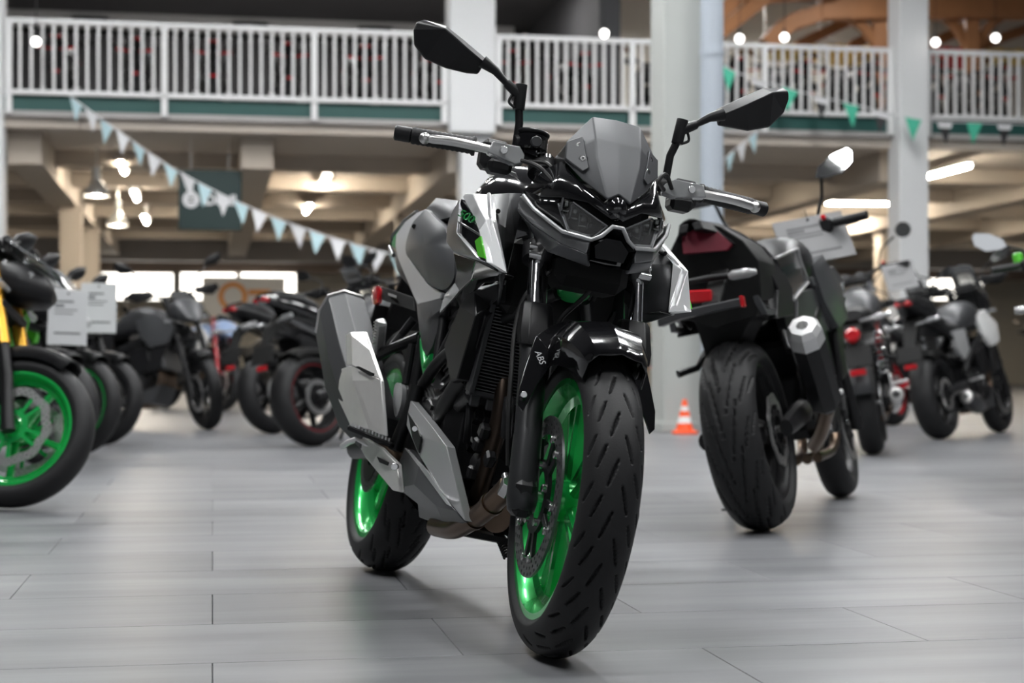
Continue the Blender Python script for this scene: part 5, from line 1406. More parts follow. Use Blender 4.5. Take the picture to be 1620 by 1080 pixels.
        if g('reservoir', None) and sg > 0:
            S('reservoir', MB().cyl((bx + .07, sg * (bw - .12), zb + .02), (bx + .07, sg * (bw - .12), zb + .07), .026, 18, bev=.004), g('reservoir', None))
        # cables
        S('cable', MB().tube(cr([(bx + .06, sg * (bw - .16), zb - .01), (xb + .12, sg * .18, zb - .03), (xb + .12, sg * .07, zb - .16), (xb + .06, sg * .03, zb - .28)], 5), .005, 6), 'hose')
    # headlight, instruments and fairing
    zl = zb - .17; xl = fxx(zl) + .10
    if style == 'retro':
        hl = S('headlight', MB().lathe([(-.10, .001), (-.10, .04), (-.05, .085), (.02, .092), (.03, .088), (.03, .001)], (xl, 0, zl), (1, 0, 0), 28), g('body', 'gloss_black'))
        S('headlight_lens', MB().lathe([(.03, .085), (.04, .06), (.044, .001)], (xl, 0, zl), (1, 0, 0), 28), 'clear_lens', hl)
        for sg in (-.05, .05): S('gauge', MB().cyl((xl - .03, sg, zl + .13), (xl - .06, sg, zl + .15), .035, 20, bev=.004), 'satin_black')
    else:
        nose = [(xl + .12, zl - .03, .03, .02), (xl + .08, zl - .015, .085, .06), (xl, zl, .115, .085), (xl - .10, zl + .01, .10, .08)]
        if style == 'sport': nose = [(xl + .20, zl - .06, .03, .02), (xl + .15, zl - .05, .10, .06), (xl + .05, zl - .01, .16, .11), (xl - .08, zl + .02, .18, .13), (xl - .16, zl + .03, .16, .11)]
        if style == 'adv': nose = [(xl + .26, zl - .08, .02, .012), (xl + .18, zl - .06, .07, .035), (xl + .08, zl, .13, .09), (xl - .02, zl + .02, .14, .10), (xl - .10, zl + .02, .12, .09)]
        hl = S('headlight_cowl', MB().loft([ring(*a) for a in nose]), c_body, ang=45)
        for sg in (-1, 1):
            ln = [V(xl + .085, sg * .02, zl - .01), V(xl + .03, sg * .095, zl + .03), V(xl + .03, sg * .095, zl - .005), V(xl + .08, sg * .03, zl - .04)]
            k_ = .07 if style in ('sport', 'adv') else .02
            S('headlamp', MB().prism([p + V(k_, 0, 0) for p in ln], (-.05, 0, 0)), 'clear_lens', hl, bevel=.002)
        if g('screen', None):
            hz = g('screen_h', .16)
            sv_ = [[V(xl + .10 - .22 * t, y * (1 - .25 * t), zl + .06 + hz * t + .02 * (1 - (y / .12) ** 2)) for y in (-.12, -.06, 0, .06, .12)] for t in (0, .35, .7, 1)]
            sc3 = S('windscreen', MB().loft(sv_, cap=False, closed=False), g('screen', 'smoke_screen'), ang=60); q = sc3.modifiers.new('t', 'SOLIDIFY'); q.thickness = .004
        S('dashboard', MB().box((xl - .10, 0, zl + .14), (.03, .15, .085), Matrix.Rotation(R_(-25), 3, 'Y'), bev=.008), 'satin_black')
        for sg in (-1, 1):
            S('indicator', MB().tube([(xl - .02, sg * .10, zl - .06), (xl - .03, sg * .19, zl - .06)], [.009, .017], 8), g('indicator', 'clear_lens'))
    # frame, engine
    X = lambda x: x * kx
    for sg in (-1, 1):
        B('frame_spar', MB().tube(cr([(fxx(.86) - .05, sg * .04, .86), (X(1.02), sg * .12, .80), (X(.72), sg * .135, .68), (X(.46), sg * .125, .52), (X(.42), sg * .115, .36)], 4), .024, 10, flat=1.5), g('frame', 'satin_black'))
        B('subframe', MB().tube([(X(.46), sg * .11, .66), (X(.2), sg * .11, .76 + up), (X(-.12), sg * .08, .85 + up)], .013, 8), g('frame', 'satin_black'))
        B('downtube', MB().tube(cr([(fxx(.80) - .05, sg * .04, .80), (X(.98), sg * .08, .56), (X(.86), sg * .10, .32), (X(.6), sg * .10, .24)], 4), .015, 8), g('frame', 'satin_black'))
    en = MB().box((X(.66), 0, .39), (.44, .26, .24), bev=.03); en.box((X(.84), 0, .56), (.22, .30, .24), Matrix.Rotation(R_(-20), 3, 'Y'), bev=.02)
    eo_ = B('engine', en, 'dark_engine')
    for sg in (-1, 1):
        B('case_cover', MB().cyl((X(.64), sg * .12, .37), (X(.64), sg * .16, .37), .10, 24, bev=.012), g('cover', 'dark_engine'), eo_)
        B('case_cover', MB().cyl((X(.80), sg * .12, .33), (X(.80), sg * .155, .33), .06, 20, bev=.008), g('cover', 'dark_engine'), eo_)
        for k in range(3): B('engine_bolt', MB().cyl((X(.62) + .09 * math.cos(k * 2.1), sg * .155, .37 + .09 * math.sin(k * 2.1)), (X(.62) + .09 * math.cos(k * 2.1), sg * .166, .37 + .09 * math.sin(k * 2.1)), .010, 8), 'bolt_steel', eo_)
        B('cylinder_head', MB().box((X(.90), sg * .05, .69), (.20, .10, .08), Matrix.Rotation(R_(-20), 3, 'Y'), bev=.012), g('cover', 'dark_engine'), eo_)
    rd = B('radiator', MB().box((X(1.07), 0, .60), (.03, .34, .24), Matrix.Rotation(R_(-12), 3, 'Y'), bev=.006), 'dark_grey')
    for yy in (-.10, -.035, .035, .10):
        B('header_pipe', MB().tube(cr([(X(.95), yy, .56), (X(1.02), yy, .50), (X(1.02), yy, .36), (X(.94), yy * .9, .22), (X(.74), yy * .6, .19)], 5), .019, 10), g('pipe', 'header_steel'))
    # tank, seat, tail
    tkz = .93 + up * .6
    B('fuel_tank', MB().loft([ring(X(x), z + up * .6, w_, h_, 20) for x, z, w_, h_ in ((.50, .82, .09, .06), (.57, .86, .125, .09), (.68, .90, .155, .115), (.80, .915, .165, .12), (.92, .905, .15, .105), (1.02, .88, .11, .08), (1.07, .86, .07, .05))]), c_tank, ang=50)
    sp = []
    for sg in (-1, 1):
        if style != 'retro':
            B('tank_shroud', MB().pillow([(X(.78), sg * .165, .90), (X(.98), sg * .175, .95), (X(1.18), sg * .19, .84), (X(1.14), sg * .20, .70), (X(.96), sg * .19, .66), (X(.84), sg * .175, .76)], .018, .03, (.1, sg, 0), 3), c_acc, ang=40)
        B('radiator_side', MB().prism([V(X(.98), sg * .18, .70), V(X(1.12), sg * .18, .72), V(X(1.06), sg * .17, .48), V(X(.94), sg * .17, .46)], (0, -sg * .02, 0)), g('rad_side', 'satin_black'), bevel=.004)
        B('side_cover', MB().pillow([(X(.28), sg * .125, .78 + up), (X(.54), sg * .135, .80), (X(.56), sg * .14, .64), (X(.42), sg * .135, .56), (X(.30), sg * .125, .66)], .012, .03, (0, sg, 0), 3), g('side', 'satin_black'), ang=40)
    B('rider_seat', MB().loft([ring(X(x), z + up, w_, h_) for x, z, w_, h_ in ((.06, .86, .11, .045), (.16, .815, .13, .045), (.30, .80, .135, .042), (.44, .805, .12, .045), (.56, .83, .08, .05))]), g('seat', 'seat_vinyl'), ang=50)
    tl_up = g('tail_up', 0.0)
    if g('bare_tail', False): pass
    elif style == 'retro':
        B('rear_seat', MB().loft([ring(X(x), z, w_, h_) for x, z, w_, h_ in ((-.30, .84, .07, .03), (-.22, .845, .11, .045), (-.05, .84, .125, .05), (.10, .83, .125, .045))]), g('seat', 'seat_vinyl'), ang=50)
        rows = []
        for i in range(9):
            th = R_(60 + 110 * i / 8); rows.append([RC_ + V((rr + o) * math.cos(th), y, (rr + o) * math.sin(th)) for y, o in ((-wr * .6, -.01), (-wr * .4, .05), (0, .065), (wr * .4, .05), (wr * .6, -.01))])
        rfn = B('rear_fender', MB().loft(rows, cap=False, closed=False), c_body); q = rfn.modifiers.new('t', 'SOLIDIFY'); q.thickness = .004
        B('tail_lamp', MB().lathe([(0, .001), (0, .04), (.03, .045), (.05, .03), (.05, .001)], (-.34, 0, .72), (-1, 0, 0), 20), 'red_lens')
    else:
        B('rear_seat', MB().loft([ring(X(x), z + up + tl_up, w_, h_) for x, z, w_, h_ in ((-.24, .97, .06, .025), (-.16, .97, .09, .04), (-.04, .95, .105, .045), (.08, .90, .105, .05))]), g('seat', 'seat_vinyl'), ang=50)
        tw = g('tail_w', 1.0)
        tc_ = B('tail_cowl', MB().loft([ring(X(x), z + up + tl_up, w_ * tw, h_) for x, z, w_, h_ in ((-.36, .965, .025, .02), (-.28, .945, .075, .04), (-.14, .905, .115, .055), (.04, .85, .125, .065), (.22, .79, .12, .06))]), g('tail', c_body), ang=40)
        B('tail_lamp', MB().box((X(-.335), 0, .952 + up + tl_up), (.05, .12 * tw, .03), Matrix.Rotation(R_(18), 3, 'Y'), bev=.008), 'red_lens')
    if g('plate', True):
        zt = .86 + up + tl_up
        B('plate_arm', MB().loft([[V(x, -w_, z + t_), V(x, w_, z + t_), V(x, w_, z - t_), V(x, -w_, z - t_)] for x, w_, z, t_ in ((-.12, .07, zt, .03), (-.28, .055, zt - .10, .022), (-.36, .04, zt - .24, .018))]), 'matte_black', bevel=.004)
        B('plate_holder', MB().box((-.375, 0, zt - .27), (.012, .19, .13), Matrix.Rotation(R_(22), 3, 'Y'), bev=.004), 'matte_black')
        B('rear_reflector', MB().box((-.395, 0, zt - .36), (.012, .09, .035), bev=.004), 'red_lens')
        for sg in (-1, 1):
            B('rear_indicator', MB().tube([(-.27, sg * .05, zt - .06), (-.30, sg * .13, zt - .055), (-.31, sg * .16, zt - .05), (-.31, sg * .235, zt - .045)], [.009, .009, .018, .016], 10), g('indicator', 'clear_lens'))
    # swingarm, chain, exhaust, pegs, stand
    for sg in (-1, 1):
        B('swingarm', MB().tube([(X(.44), sg * .11, .37), (X(.25), sg * .125, .36), (.03, sg * (wr * .5 + .045), rr + .015), (-.06, sg * (wr * .5 + .045), rr)], [.034, .034, .028, .022], 10, flat=1.3), g('swing', 'satin_black'))
        B('foot_peg', MB().bar((X(.40), sg * .15, .40), (X(.38), sg * .26, .41), .026, .018, bev=.004), 'cast_alu')
        B('peg_plate', MB().prism([V(X(.34), sg * .15, .48), V(X(.46), sg * .15, .46), V(X(.44), sg * .15, .34), V(X(.38), sg * .15, .33)], (0, -sg * .012, 0)), g('peg', 'satin_black'), bevel=.003)
        B('passenger_peg', MB().tube([(X(.20), sg * .13, .64 + up * .5), (X(.10), sg * .16, .57), (X(.06), sg * .22, .56)], [.013, .012, .014], 8), 'satin_black')
        if style == 'retro': B('rear_shock', MB().tube(coil_pts((.10, sg * .13, .46), (X(.20), sg * .13, .74), .03, 8), .007, 6), 'chrome')
    B('sprocket', MB().lathe([(-.004, .06), (-.004, .115), (.004, .115), (.004, .06)], RC_ + V(0, wr * .5 + .03, 0), (0, 1, 0), 40, closed=True), 'dark_engine')
    ch_ = [(.0 + X(.46) * k / 20, wr * .5 + .03, rr + .115 - .03 * k / 20) for k in range(21)] + [(X(.46) - X(.46) * k / 20, wr * .5 + .03, rr - .06 - .055 * k / 20) for k in range(21)]
    B('chain', MB().tube(ch_, [.010 if k % 2 else .0125 for k in range(42)], 6, closed=True), g('chain', 'disc_steel'))
    rows = []
    for i in range(0 if g('bare_tail', False) else 7):
        th = R_(50 + 70 * i / 6); rows.append([RC_ + V((rr + o) * math.cos(th), y, (rr + o) * math.sin(th)) for y, o in ((-wr * .58, -.03), (-wr * .45, .02), (0, .035), (wr * .45, .02), (wr * .58, -.03))])
    if rows:
        hg = B('rear_hugger', MB().loft(rows, cap=False, closed=False), 'matte_black'); q = hg.modifiers.new('t', 'SOLIDIFY'); q.thickness = .004
    ex = g('exhaust', 'can')
    if ex == 'can':
        pts = g('can', [(X(.52), -.10, .24), (X(.40), -.15, .30), (X(.28), -.19, .40), (X(-.06), -.215, .60)])
        B('exhaust_link', MB().tube(cr(pts[:3], 5), .026, 12), g('pipe', 'header_steel'))
        a, b_ = V(*pts[2]), V(*pts[3]); d = (b_ - a).normalized()
        mu = B('muffler', MB().lathe([(0, .03), (.03, .052), (.06, .058), ((b_ - a).length - .05, .06), ((b_ - a).length - .05, .001)], a, d, 8 if g('octagon', False) else 22), g('can_mat', 'satin_black'), ang=20)
        B('muffler_cap', MB().lathe([(-.06, .0615), (-.01, .060), (.012, .046), (.014, .022), (-.03, .020), (-.03, .001)], b_, d, 8 if g('octagon', False) else 22), g('cap_mat', 'brushed_alu'), mu, ang=20)
    elif ex == 'low':
        mu = B('muffler', MB().tube([(X(.70), -.09, .20), (X(.52), -.14, .21), (X(.30), -.17, .25), (X(.18), -.175, .28)], [.035, .06, .065, .05], 16), g('can_mat', 'dark_grey'), ang=40)
        B('muffler_cap', MB().lathe([(0, .05), (.012, .042), (.014, .02), (-.02, .018), (-.02, .001)], (X(.18), -.175, .28), (-.95, -.05, .25), 18), 'brushed_alu', mu)
    elif ex == 'twin':
        for sg in (-1, 1):
            mu = B('muffler', MB().tube([(X(.80), sg * .10, .24), (X(.45), sg * .15, .25), (X(.10), sg * .18, .30), (-.18, sg * .19, .34)], [.022, .035, .045, .046], 16), 'chrome', ang=50)
            B('muffler_cap', MB().lathe([(0, .046), (.02, .040), (.022, .022), (-.02, .02), (-.02, .001)], (-.18, sg * .19, .34), (-.98, 0, .14), 18), 'brushed_alu', mu)
    st2 = MB().tube([(X(.56), .13, .30), (X(.53), .20, .16), (X(.51), .245, .062)], .012, 8); st2.box((X(.50), .248, .064), (.06, .035, .008), Matrix.Rotation(R_(10), 3, 'X'), bev=.003)
    B('side_stand', st2, 'satin_black')
    # fairing side panels for sport machines, guards for tall ones
    if style == 'sport':
        for sg in (-1, 1):
            B('side_fairing', MB().pillow([(X(1.30), sg * .15, .92), (X(1.36), sg * .13, .80), (X(1.16), sg * .20, .50), (X(.92), sg * .19, .34), (X(.70), sg * .17, .36), (X(.86), sg * .20, .62), (X(1.0), sg * .205, .84)], .014, .02, (.2, sg, 0), 3), c_acc, ang=40)
    if style == 'adv':
        for sg in (-1, 1):
            B('hand_guard', MB().pillow([(bx + .11, sg * (bw - .20), zb + .03), (bx + .11, sg * (bw - .02), zb + .045), (bx + .05, sg * (bw + .03), zb), (bx + .10, sg * (bw - .06), zb - .05), (bx + .12, sg * (bw - .2), zb - .03)], .015, .006, (1, sg * .2, 0), 3).xf(SM), 'satin_black')
        B('luggage_rack', MB().tube([(-.02, -.09, 1.0 + up), (-.28, -.07, 1.02 + up), (-.28, .07, 1.02 + up), (-.02, .09, 1.0 + up)], .009, 8), 'satin_black')
        B('skid_plate', MB().prism([V(X(1.05), 0, .36), V(X(1.0), 0, .20), V(X(.62), 0, .19), V(X(.62), 0, .21)], (0, .12, 0)).mirror(), 'dark_grey')
    return e

def carrier_mb(r):
    c = MB().lathe([(-.004, .045), (-.004, .066), (.004, .066), (.004, .045)], (0, 0, 0), (0, 1, 0), 30, closed=True)
    for k in range(10):
        a = 2 * PI * k / 10 + (0.12 if k % 2 else -0.12)
        c.bar((.062 * math.cos(a), 0, .062 * math.sin(a)), ((r + .004) * math.cos(a), 0, (r + .004) * math.sin(a)), .014, .007, up=(0, 1, 0))
    return c

def price_card(label, M, w_=.21, h_=.297, grey=False):
    e = empty('price_card', M, label, 'price card', 'price cards on the motorcycles')
    MB().box((0, 0, 0), (w_, .003, h_), bev=.001).build('card', 'card_white' if not grey else 'card_grey', e)
    for (x, z, ww, hh) in ((-.02, .085, .10, .010), (-.045, .062, .05, .014), (-.01, .040, .12, .006), (-.02, .020, .10, .006), (0, -.085, .14, .010)):
        MB().box((x * w_ / .21, -.002, z * h_ / .297), (ww * w_ / .21, .001, hh)).build('printed_line', 'card_ink' if not grey else 'card_grey_ink', e)
    MB().cyl((0, -.003, h_ * .43), (0, .003, h_ * .43), .006, 12).build('eyelet', 'satin_black', e)
    MB().tube([(0, 0, h_ * .43), (.004, 0, h_ * .5 + .03)], .0015, 6).build('cable_tie', 'satin_black', e)
mat('card_grey', (0.26, 0.26, 0.265), 0.35); mat('card_grey_ink', (0.16, 0.16, 0.165), 0.5)
# ------------------------------------------------------------------ placing the other motorcycles
def gp(px, py): q = ground(px, py); return (q.x, q.y)
tr2 = []
for k in range(13):
    t = 2 * PI * k / 13; e_ = 2 * PI / 13
    for sg, dt in ((-1, 0), (1, .5)):
        q = t + dt * e_
        tr2 += [(q, sg * .06, q - 1.3 * e_, sg * .34), (q - .2 * e_, sg * .42, q - .9 * e_, sg * .62), (q - .5 * e_, sg * .66, q - 1.05 * e_, sg * .86)]
mat('dark_red_body', (.16, .012, .016), .4)
mat('tail_red', (0.10, 0.006, 0.016), 0.5, spec=0.25)
# black machine seen from behind on the right
B2M = bike_matrix(gp(1213, 839), 20.8, 10.5)
b2 = make_bike('black naked motorcycle seen from behind with silver capped round muffler, right of the green-wheeled one', B2M,
               dict(wb=1.47, rr=.318, wr=.185, steer=3, tread=tr2, tank='satin_black', acc='satin_grey', body='gloss_black', plate=False, bare_tail=True, mirror_z=.22, mirror_in=.075, bar_w=.35,
                    cap_mat='cast_alu', octagon=True, can=[(.54, -.10, .24), (.44, -.15, .28), (.30, -.215, .36), (.02, -.235, .63)], red_switch=True, bar_z=1.06, lever='satin_black', chain='bright_steel', drill=True))
B2I = B2M.inverted()
def k2(px, py, ax, val):
    o = B2I @ CAMP; d = B2I.to_3x3() @ cam_ray(px, py); return o + d * ((val - o[ax]) / d[ax])
def y2(px, py, y): return k2(px, py, 1, y)
def x2(px, py, x): return k2(px, py, 0, x)
def both2(nm, mb, m, **kw): mb.build(nm, m, b2, **kw); mb.mirrored().build(nm, m, b2, **kw)
oA = [y2(*a) for a in ((1108, 349, -.035), (1137, 353, -.065), (1169, 366, -.10), (1211, 391, -.14), (1237, 421, -.165), (1254, 456, -.175), (1257, 498, -.175))]
iA = [y2(*a) for a in ((1112, 362, -.040), (1138, 368, -.075), (1160, 384, -.11), (1196, 408, -.145), (1218, 428, -.165), (1232, 458, -.172), (1230, 503, -.172))]
both2('tail_shell', MB().ribbon(oA, iA, (0, .03, 0)), 'satin_black', ang=30, bevel=.004)
hump = [(a.x, 0, a.z + .012) for a in oA]
tp = MB(); tp.loft([[V(a.x, a.y, a.z), V(a.x, a.y * .5, a.z + .010), V(a.x, 0, a.z + .014), V(a.x, -a.y * .5, a.z + .010), V(a.x, -a.y, a.z)] for a in oA[:5]], cap=False, closed=False)
tq = tp.build('tail_top', 'satin_black', b2, ang=40); q = tq.modifiers.new('t', 'SOLIDIFY'); q.thickness = .006
both2('tail_flank', MB().prism([y2(*a) for a in ((1196, 408, -.135), (1218, 428, -.150), (1232, 458, -.158), (1230, 495, -.158), (1208, 480, -.150), (1199, 450, -.140))], (0, .02, 0)), 'gloss_black', bevel=.003)
both2('flank_rib', MB().ribbon([y2(1200, 466, -.155), y2(1214, 488, -.162), y2(1244, 491, -.172)], [y2(1204, 478, -.155), y2(1214, 496, -.162), y2(1244, 500, -.172)], (0, .02, 0)), 'satin_grey', bevel=.002)
rl = [x2(*a) for a in ((1078, 372, -.27), (1106, 358, -.25), (1135, 366, -.24), (1158, 386, -.22), (1150, 396, -.24), (1120, 398, -.27), (1080, 402, -.29))]
MB().prism(rl, (.03, 0, 0)).build('tail_lamp', 'tail_red', b2, bevel=.003)
ms_ = [x2(*a) for a in ((1074, 356, -.24), (1106, 350, -.24), (1140, 358, -.22), (1175, 380, -.20), (1200, 412, -.18), (1204, 466, -.16), (1196, 500, -.14), (1130, 520, -.10), (1072, 500, -.16), (1066, 420, -.24))]
MB().prism(ms_, (.26, 0, 0)).build('tail_core', 'matte_black', b2, bevel=.004)
MB().prism([x2(*a) for a in ((1096, 500, -.12), (1190, 500, -.10), (1160, 560, -.02), (1120, 575, -.02))], (.20, 0, 0)).build('undertray', 'matte_black', b2, bevel=.004)
for sg, pts in ((-1, [(1088, 446, -.30), (1120, 440, -.30), (1154, 436, -.30)]),):
    ar = [x2(*a) for a in pts]
    MB().tube(ar, [.010, .011, .010], 10).build('indicator_arm', 'satin_black', b2)
    MB().tube([x2(1153, 437, -.30), x2(1160, 435, -.30), x2(1186, 431, -.30), x2(1197, 430, -.30)], [.012, .018, .017, .008], 12, flat=.9).build('indicator', 'clear_lens', b2)
    a0 = x2(1088, 446, -.30); 
    MB().tube([a0, a0 + V(0, .10, 0)], .010, 10).build('indicator_arm', 'satin_black', b2)
    MB().tube([a0 + V(0, .10, 0), a0 + V(0, .11, 0), a0 + V(0, .165, 0), a0 + V(0, .18, 0)], [.012, .018, .017, .008], 12).build('indicator', 'clear_lens', b2)
br = [x2(1040, 510, -.40), x2(1075, 497, -.40), x2(1120, 487, -.40), x2(1172, 476, -.40)]
MB().ribbon([a + V(0, 0, .010) for a in br], [a - V(0, 0, .014) for a in br], (.05, 0, 0)).build('plate_bracket', 'dark_grey', b2, bevel=.003)
MB().bar(x2(1125, 484, -.38), x2(1140, 430, -.22), .06, .02, bev=.004).build('plate_arm', 'matte_black', b2)
MB().box(x2(1107, 469, -.36), (.03, .080, .040), Matrix.Rotation(R_(8), 3, 'X'), bev=.005).build('rear_reflector', 'red_lens', b2)
MB().box(x2(1175, 477, -.40), (.03, .012, .036), bev=.003).build('side_reflector', 'red_lens', b2)
both2('side_panel', MB().prism([y2(*a) for a in ((1228, 408, -.165), (1262, 393, -.165), (1279, 446, -.170), (1256, 472, -.172))], (0, .02, 0)), 'gloss_black', bevel=.003)
both2('panel_trim', MB().tube([y2(1228, 408, -.170), y2(1262, 393, -.170), y2(1279, 446, -.175), y2(1256, 474, -.178)], .005, 8), 'light_silver')
both2('tank_panel', MB().prism([y2(*a) for a in ((1282, 440, -.16), (1318, 420, -.16), (1337, 445, -.17), (1330, 464, -.17), (1288, 452, -.16))], (0, .03, 0)), 'satin_grey', bevel=.004)
both2('seat_panel', MB().prism([y2(*a) for a in ((1262, 462, -.15), (1290, 455, -.15), (1340, 470, -.16), (1330, 520, -.16), (1290, 530, -.15), (1262, 510, -.15))], (0, .03, 0)), 'dark_grey', bevel=.004)
def front_at(px, py, head, wb):
    q = ground(px, py); return (q.x - wb * math.sin(R_(head)), q.y - wb * math.cos(R_(head)))
# row at the left edge, front wheels towards us
make_bike('naked motorcycle with bright green wheel and gold fork at the left edge', bike_matrix(front_at(6, 806, 128, 1.44), 128, 9), dict(wb=1.44, rim='green_paint', fork='gold_fork', acc='lime_paint', rad_side='lime_paint', body='satin_black', drill=True, steer=33, tank='satin_black', screen='smoke_screen', screen_h=.1, disc_mat='bright_steel', exhaust='low', carrier='green_frame'))
make_bike('dark motorcycle with clear windscreen and pale rim stripe, second in the left row', bike_matrix(front_at(70, 738, 112, 1.42), 112, 9), dict(style='naked', rim='dark_grey', rim_edge='light_silver', acc='lime_paint', rad_side='satin_black', body='satin_black', screen='clear_screen', screen_h=.22, exhaust='low', fork='satin_black', bar_z=1.04))
make_bike('fairing motorcycle with green rim stripe, third in the left row', bike_matrix(front_at(115, 722, 112, 1.42), 112, 9), dict(style='sport', rim='dark_grey', rim_edge='green_paint', acc='satin_black', body='light_silver', screen='clear_screen', screen_h=.2, exhaust='low', bar_z=1.02))
make_bike('dark motorcycle with black front wheel, fourth in the left row', bike_matrix(front_at(158, 704, 112, 1.42), 112, 9), dict(style='naked', rim='satin_black', acc='satin_black', body='satin_black', exhaust='low', screen='smoke_screen', screen_h=.1))
# middle left
make_bike('black adventure motorcycle with tall mirror standing beyond the left row', bike_matrix(front_at(322, 680, 113, 1.46), 113, 9), dict(style='adv', wb=1.46, rf=.315, wf=.11, up=.04, bar_z=1.16, mirror_z=.24, body='dark_grey', acc='satin_grey', tank='dark_grey', steer=-38, bar_w=.40))
make_bike('motorcycle with red fork and pale blue bodywork behind the adventure motorcycle', bike_matrix(front_at(352, 650, 140, 1.42), 140, 9), dict(style='adv', fork='red_paint', fork_low='red_paint', body='blue_paint', acc='white_paint', tank='blue_paint', bar_z=1.12, steer=0))
make_bike('black tailed motorcycle with wide rear tyre, seen from behind left of the silver muffler', bike_matrix(gp(497, 706), 38, 9), dict(body='gloss_black', acc='light_silver', tank='dark_grey', rim_edge='dark_red_body', style='adv', up=.10, tail_up=.02, screen='smoke_screen', screen_h=.28, exhaust='low', bar_z=1.20))
make_bike('dark motorcycle with red reflector, farther of the pair seen from behind on the left', bike_matrix(gp(434, 686), 36, 9), dict(body='satin_black', acc='satin_grey', tank='satin_black', style='adv', up=.10, tail_up=.02, screen='smoke_screen', screen_h=.28, exhaust='low', bar_z=1.20))
# right side
make_bike('retro motorcycle with round mirror and chrome twin mufflers behind the black one', bike_matrix(gp(1383, 719), 14, 9), dict(style='retro', wb=1.36, body='dark_grey', tank='dark_grey', side='red_paint', rim='chrome', rf=.31, rr=.31, wr=.14, wf=.10, exhaust='twin', mirror='round', mirror_mat='chrome', mirror_tilt=.04, usd=False, fork='chrome', red_switch=True, bar_mat='satin_black', nsp=9, cover='cast_alu', plate=True, bar_z=1.16, mirror_z=.22))
make_bike('black motorcycle with silver white bodywork, seen from behind at the right', bike_matrix(gp(1490, 695), 33, 10), dict(body='satin_black', acc='white_paint', tank='dark_grey', side='light_silver', exhaust='low', bar_z=1.18, up=.10, tail_up=.03, style='adv', screen='smoke_screen', screen_h=.25, can_mat='dark_grey'))
make_bike('motorcycle with red rear wheel partly hidden at the right', bike_matrix(gp(1415, 673), 33, 10), dict(body='dark_grey', rim='red_paint', swing='red_paint', style='adv', up=.08, acc='satin_grey', screen='smoke_screen', screen_h=.28, exhaust='low', bar_z=1.18))
make_bike('motorcycle with green trim and bright blade mirror cut by the right edge', bike_matrix((2.56, 7.25), 20, 9), dict(body='satin_black', tank='lime_paint', acc='lime_paint', mirror_mat='chrome', exhaust='can', bar_z=1.08, mirror_z=.14, rim='satin_black', mirror_tilt=.02, reservoir='lime_paint'))
# price cards
bpy.context.view_layer.update()
def card_at(label, px, py, d, yaw=0.0, roll=0.0, grey=False, w_=.21, h_=.297, pitch=0.0, snap=True):
    # hang the card on the first surface behind its top edge
    dg_ = bpy.context.evaluated_depsgraph_get()
    best = None
    wpx, hpx = w_ * F_PX / d, h_ * F_PX / d
    for iy in range(9):
        for ix in range(5):
            r = cam_ray(px + wpx * (ix - 2) / 4.4, py + hpx * (iy - 4) / 8.8); hit = scn.ray_cast(dg_, CAMP, r.normalized())
            if hit[0] and abs(hit[1].y - d) < 0.75 and hit[4] is not None and (best is None or hit[1].y < best): best = hit[1].y
    best = d if best is None or not snap else best + .008
    p = CAMP + cam_ray(px, py) * best
    price_card(label, Matrix.Translation(p) @ Matrix.Rotation(R_(yaw), 4, 'Z') @ Matrix.Rotation(R_(pitch), 4, 'X') @ Matrix.Rotation(R_(roll), 4, 'Y'), w_, h_, grey)
card_at('white price card hanging on the second motorcycle of the left row', 107, 502, 8.6, 5, 2)
card_at('white price card hanging on the third motorcycle of the left row', 156, 487, 10.2, 5, 1)
card_at('small grey price card hanging on the retro motorcycle', 1424, 437, 10.95, 5, -12, True, .215, .18, -15)
card_at('large grey price card leaning on the tank of the black motorcycle at the right', 1288, 378, 6.5, 12, -12, True, .30, .19, -20, snap=False)
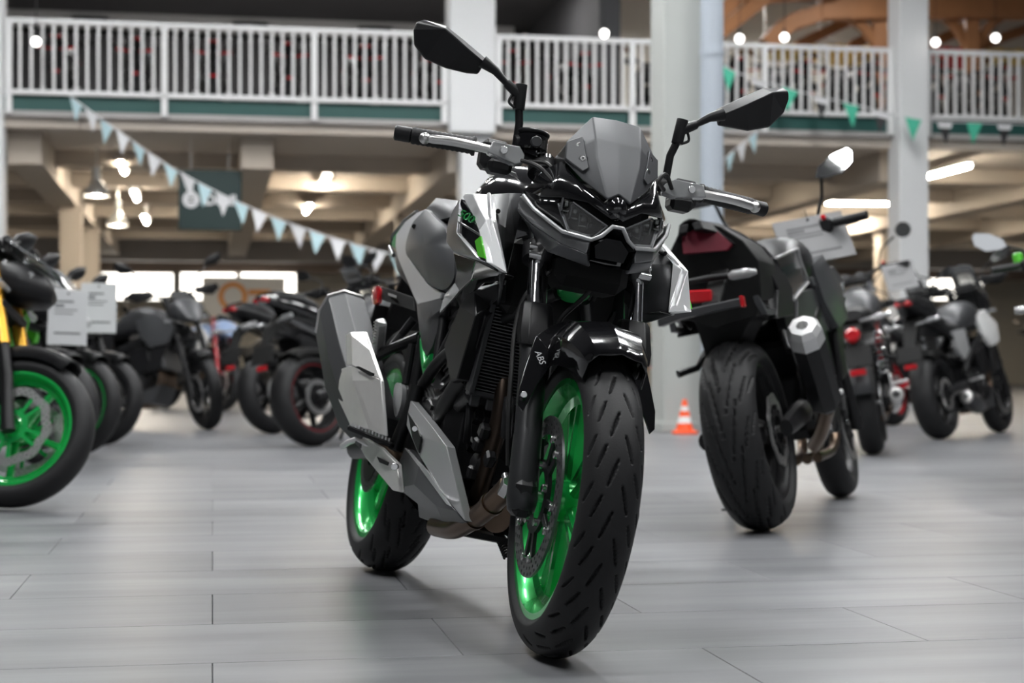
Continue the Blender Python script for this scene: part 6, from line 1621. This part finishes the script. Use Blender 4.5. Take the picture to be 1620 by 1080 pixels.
# a row of motorcycles parked on the gallery, tails to the railing
gal = []
GU = [-1.95, -.97, .01, .99, 1.97, 2.95, 3.93, 4.91]
names = ('leftmost of the dark motorcycles parked on the gallery', 'second dark motorcycle on the gallery from the left', 'third dark motorcycle on the gallery from the left', 'fourth dark motorcycle on the gallery from the left', 'fifth dark motorcycle on the gallery from the left',
         'dark motorcycle on the gallery just left of the broad white column', 'dark motorcycle on the gallery just right of the broad white column', 'dark motorcycle on the gallery beside the beige column')
mat('dark_red_body', (.16, .012, .016), .4)
proto = make_bike(names[0], MU @ Matrix.Translation((GU[0], 22.3, 3.742)) @ Matrix.Rotation(R_(90), 4, 'Z'), dict(hi=False, body='satin_black', acc='dark_grey', tank='dark_grey', exhaust='low', style='adv', up=.03, bar_z=1.12, indicator='red_lens'), group='motorcycles on the gallery')
def copy_tree(o, parent=None):
    c = o.copy(); COL.objects.link(c); c.parent = parent
    for chd in list(o.children): copy_tree(chd, c)
    return c
def clone(label, M, group):
    c = copy_tree(proto); c['label'] = label; c['group'] = group; c.matrix_world = M; return c
for k in range(1, len(GU)):
    clone(names[k], MU @ Matrix.Translation((GU[k], 22.3, 3.742)) @ Matrix.Rotation(R_(90), 4, 'Z'), 'motorcycles on the gallery')
for k, u in enumerate((6.15, 7.1, 8.05, 9.0, 9.95, 10.9)):
    clone(('dark motorcycle on the right gallery beside the blue-grey pipe', 'second dark motorcycle on the right gallery', 'dark motorcycle below the wide yellow banner', 'dark motorcycle behind the slim white column on the gallery', 'dark motorcycle below the red banner', 'rightmost dark motorcycle on the gallery')[k], MU @ Matrix.Translation((u, 22.3, 3.742)) @ Matrix.Rotation(R_(90), 4, 'Z'), 'motorcycles on the gallery')
# far floor under the gallery
for k, (u, v, a) in enumerate(((-4.6, 24.5, 20), (-3.6, 27.5, 15), (-2.0, 25.6, -30), (.2, 29.0, -25), (2.2, 25.2, -20), (4.4, 24.8, 60), (6.6, 24.0, 50), (7.8, 26.2, 55), (10.2, 24.2, 60), (11.4, 26.6, 60), (13, 24.6, 60))):
    clone(('dark motorcycle far under the gallery at the left edge', 'dark motorcycle between the far left beige columns', 'dark motorcycle far behind the adventure motorcycle', 'dark motorcycle below the far light boxes', 'dark motorcycle under the gallery behind the silver muffler', 'dark motorcycle under the gallery behind the front fender', 'dark motorcycle under the gallery right of the beige hall column', 'dark motorcycle under the gallery behind the grey price card',
           'dark motorcycle under the gallery right of the slim white column', 'dark motorcycle far right under the gallery, the farther one', 'dark motorcycle under the gallery at the right edge')[k], MU @ Matrix.Translation((u, v, .002)) @ Matrix.Rotation(R_(a), 4, 'Z') @ Matrix.Rotation(R_(-8), 4, 'X'), 'motorcycles far under the gallery')
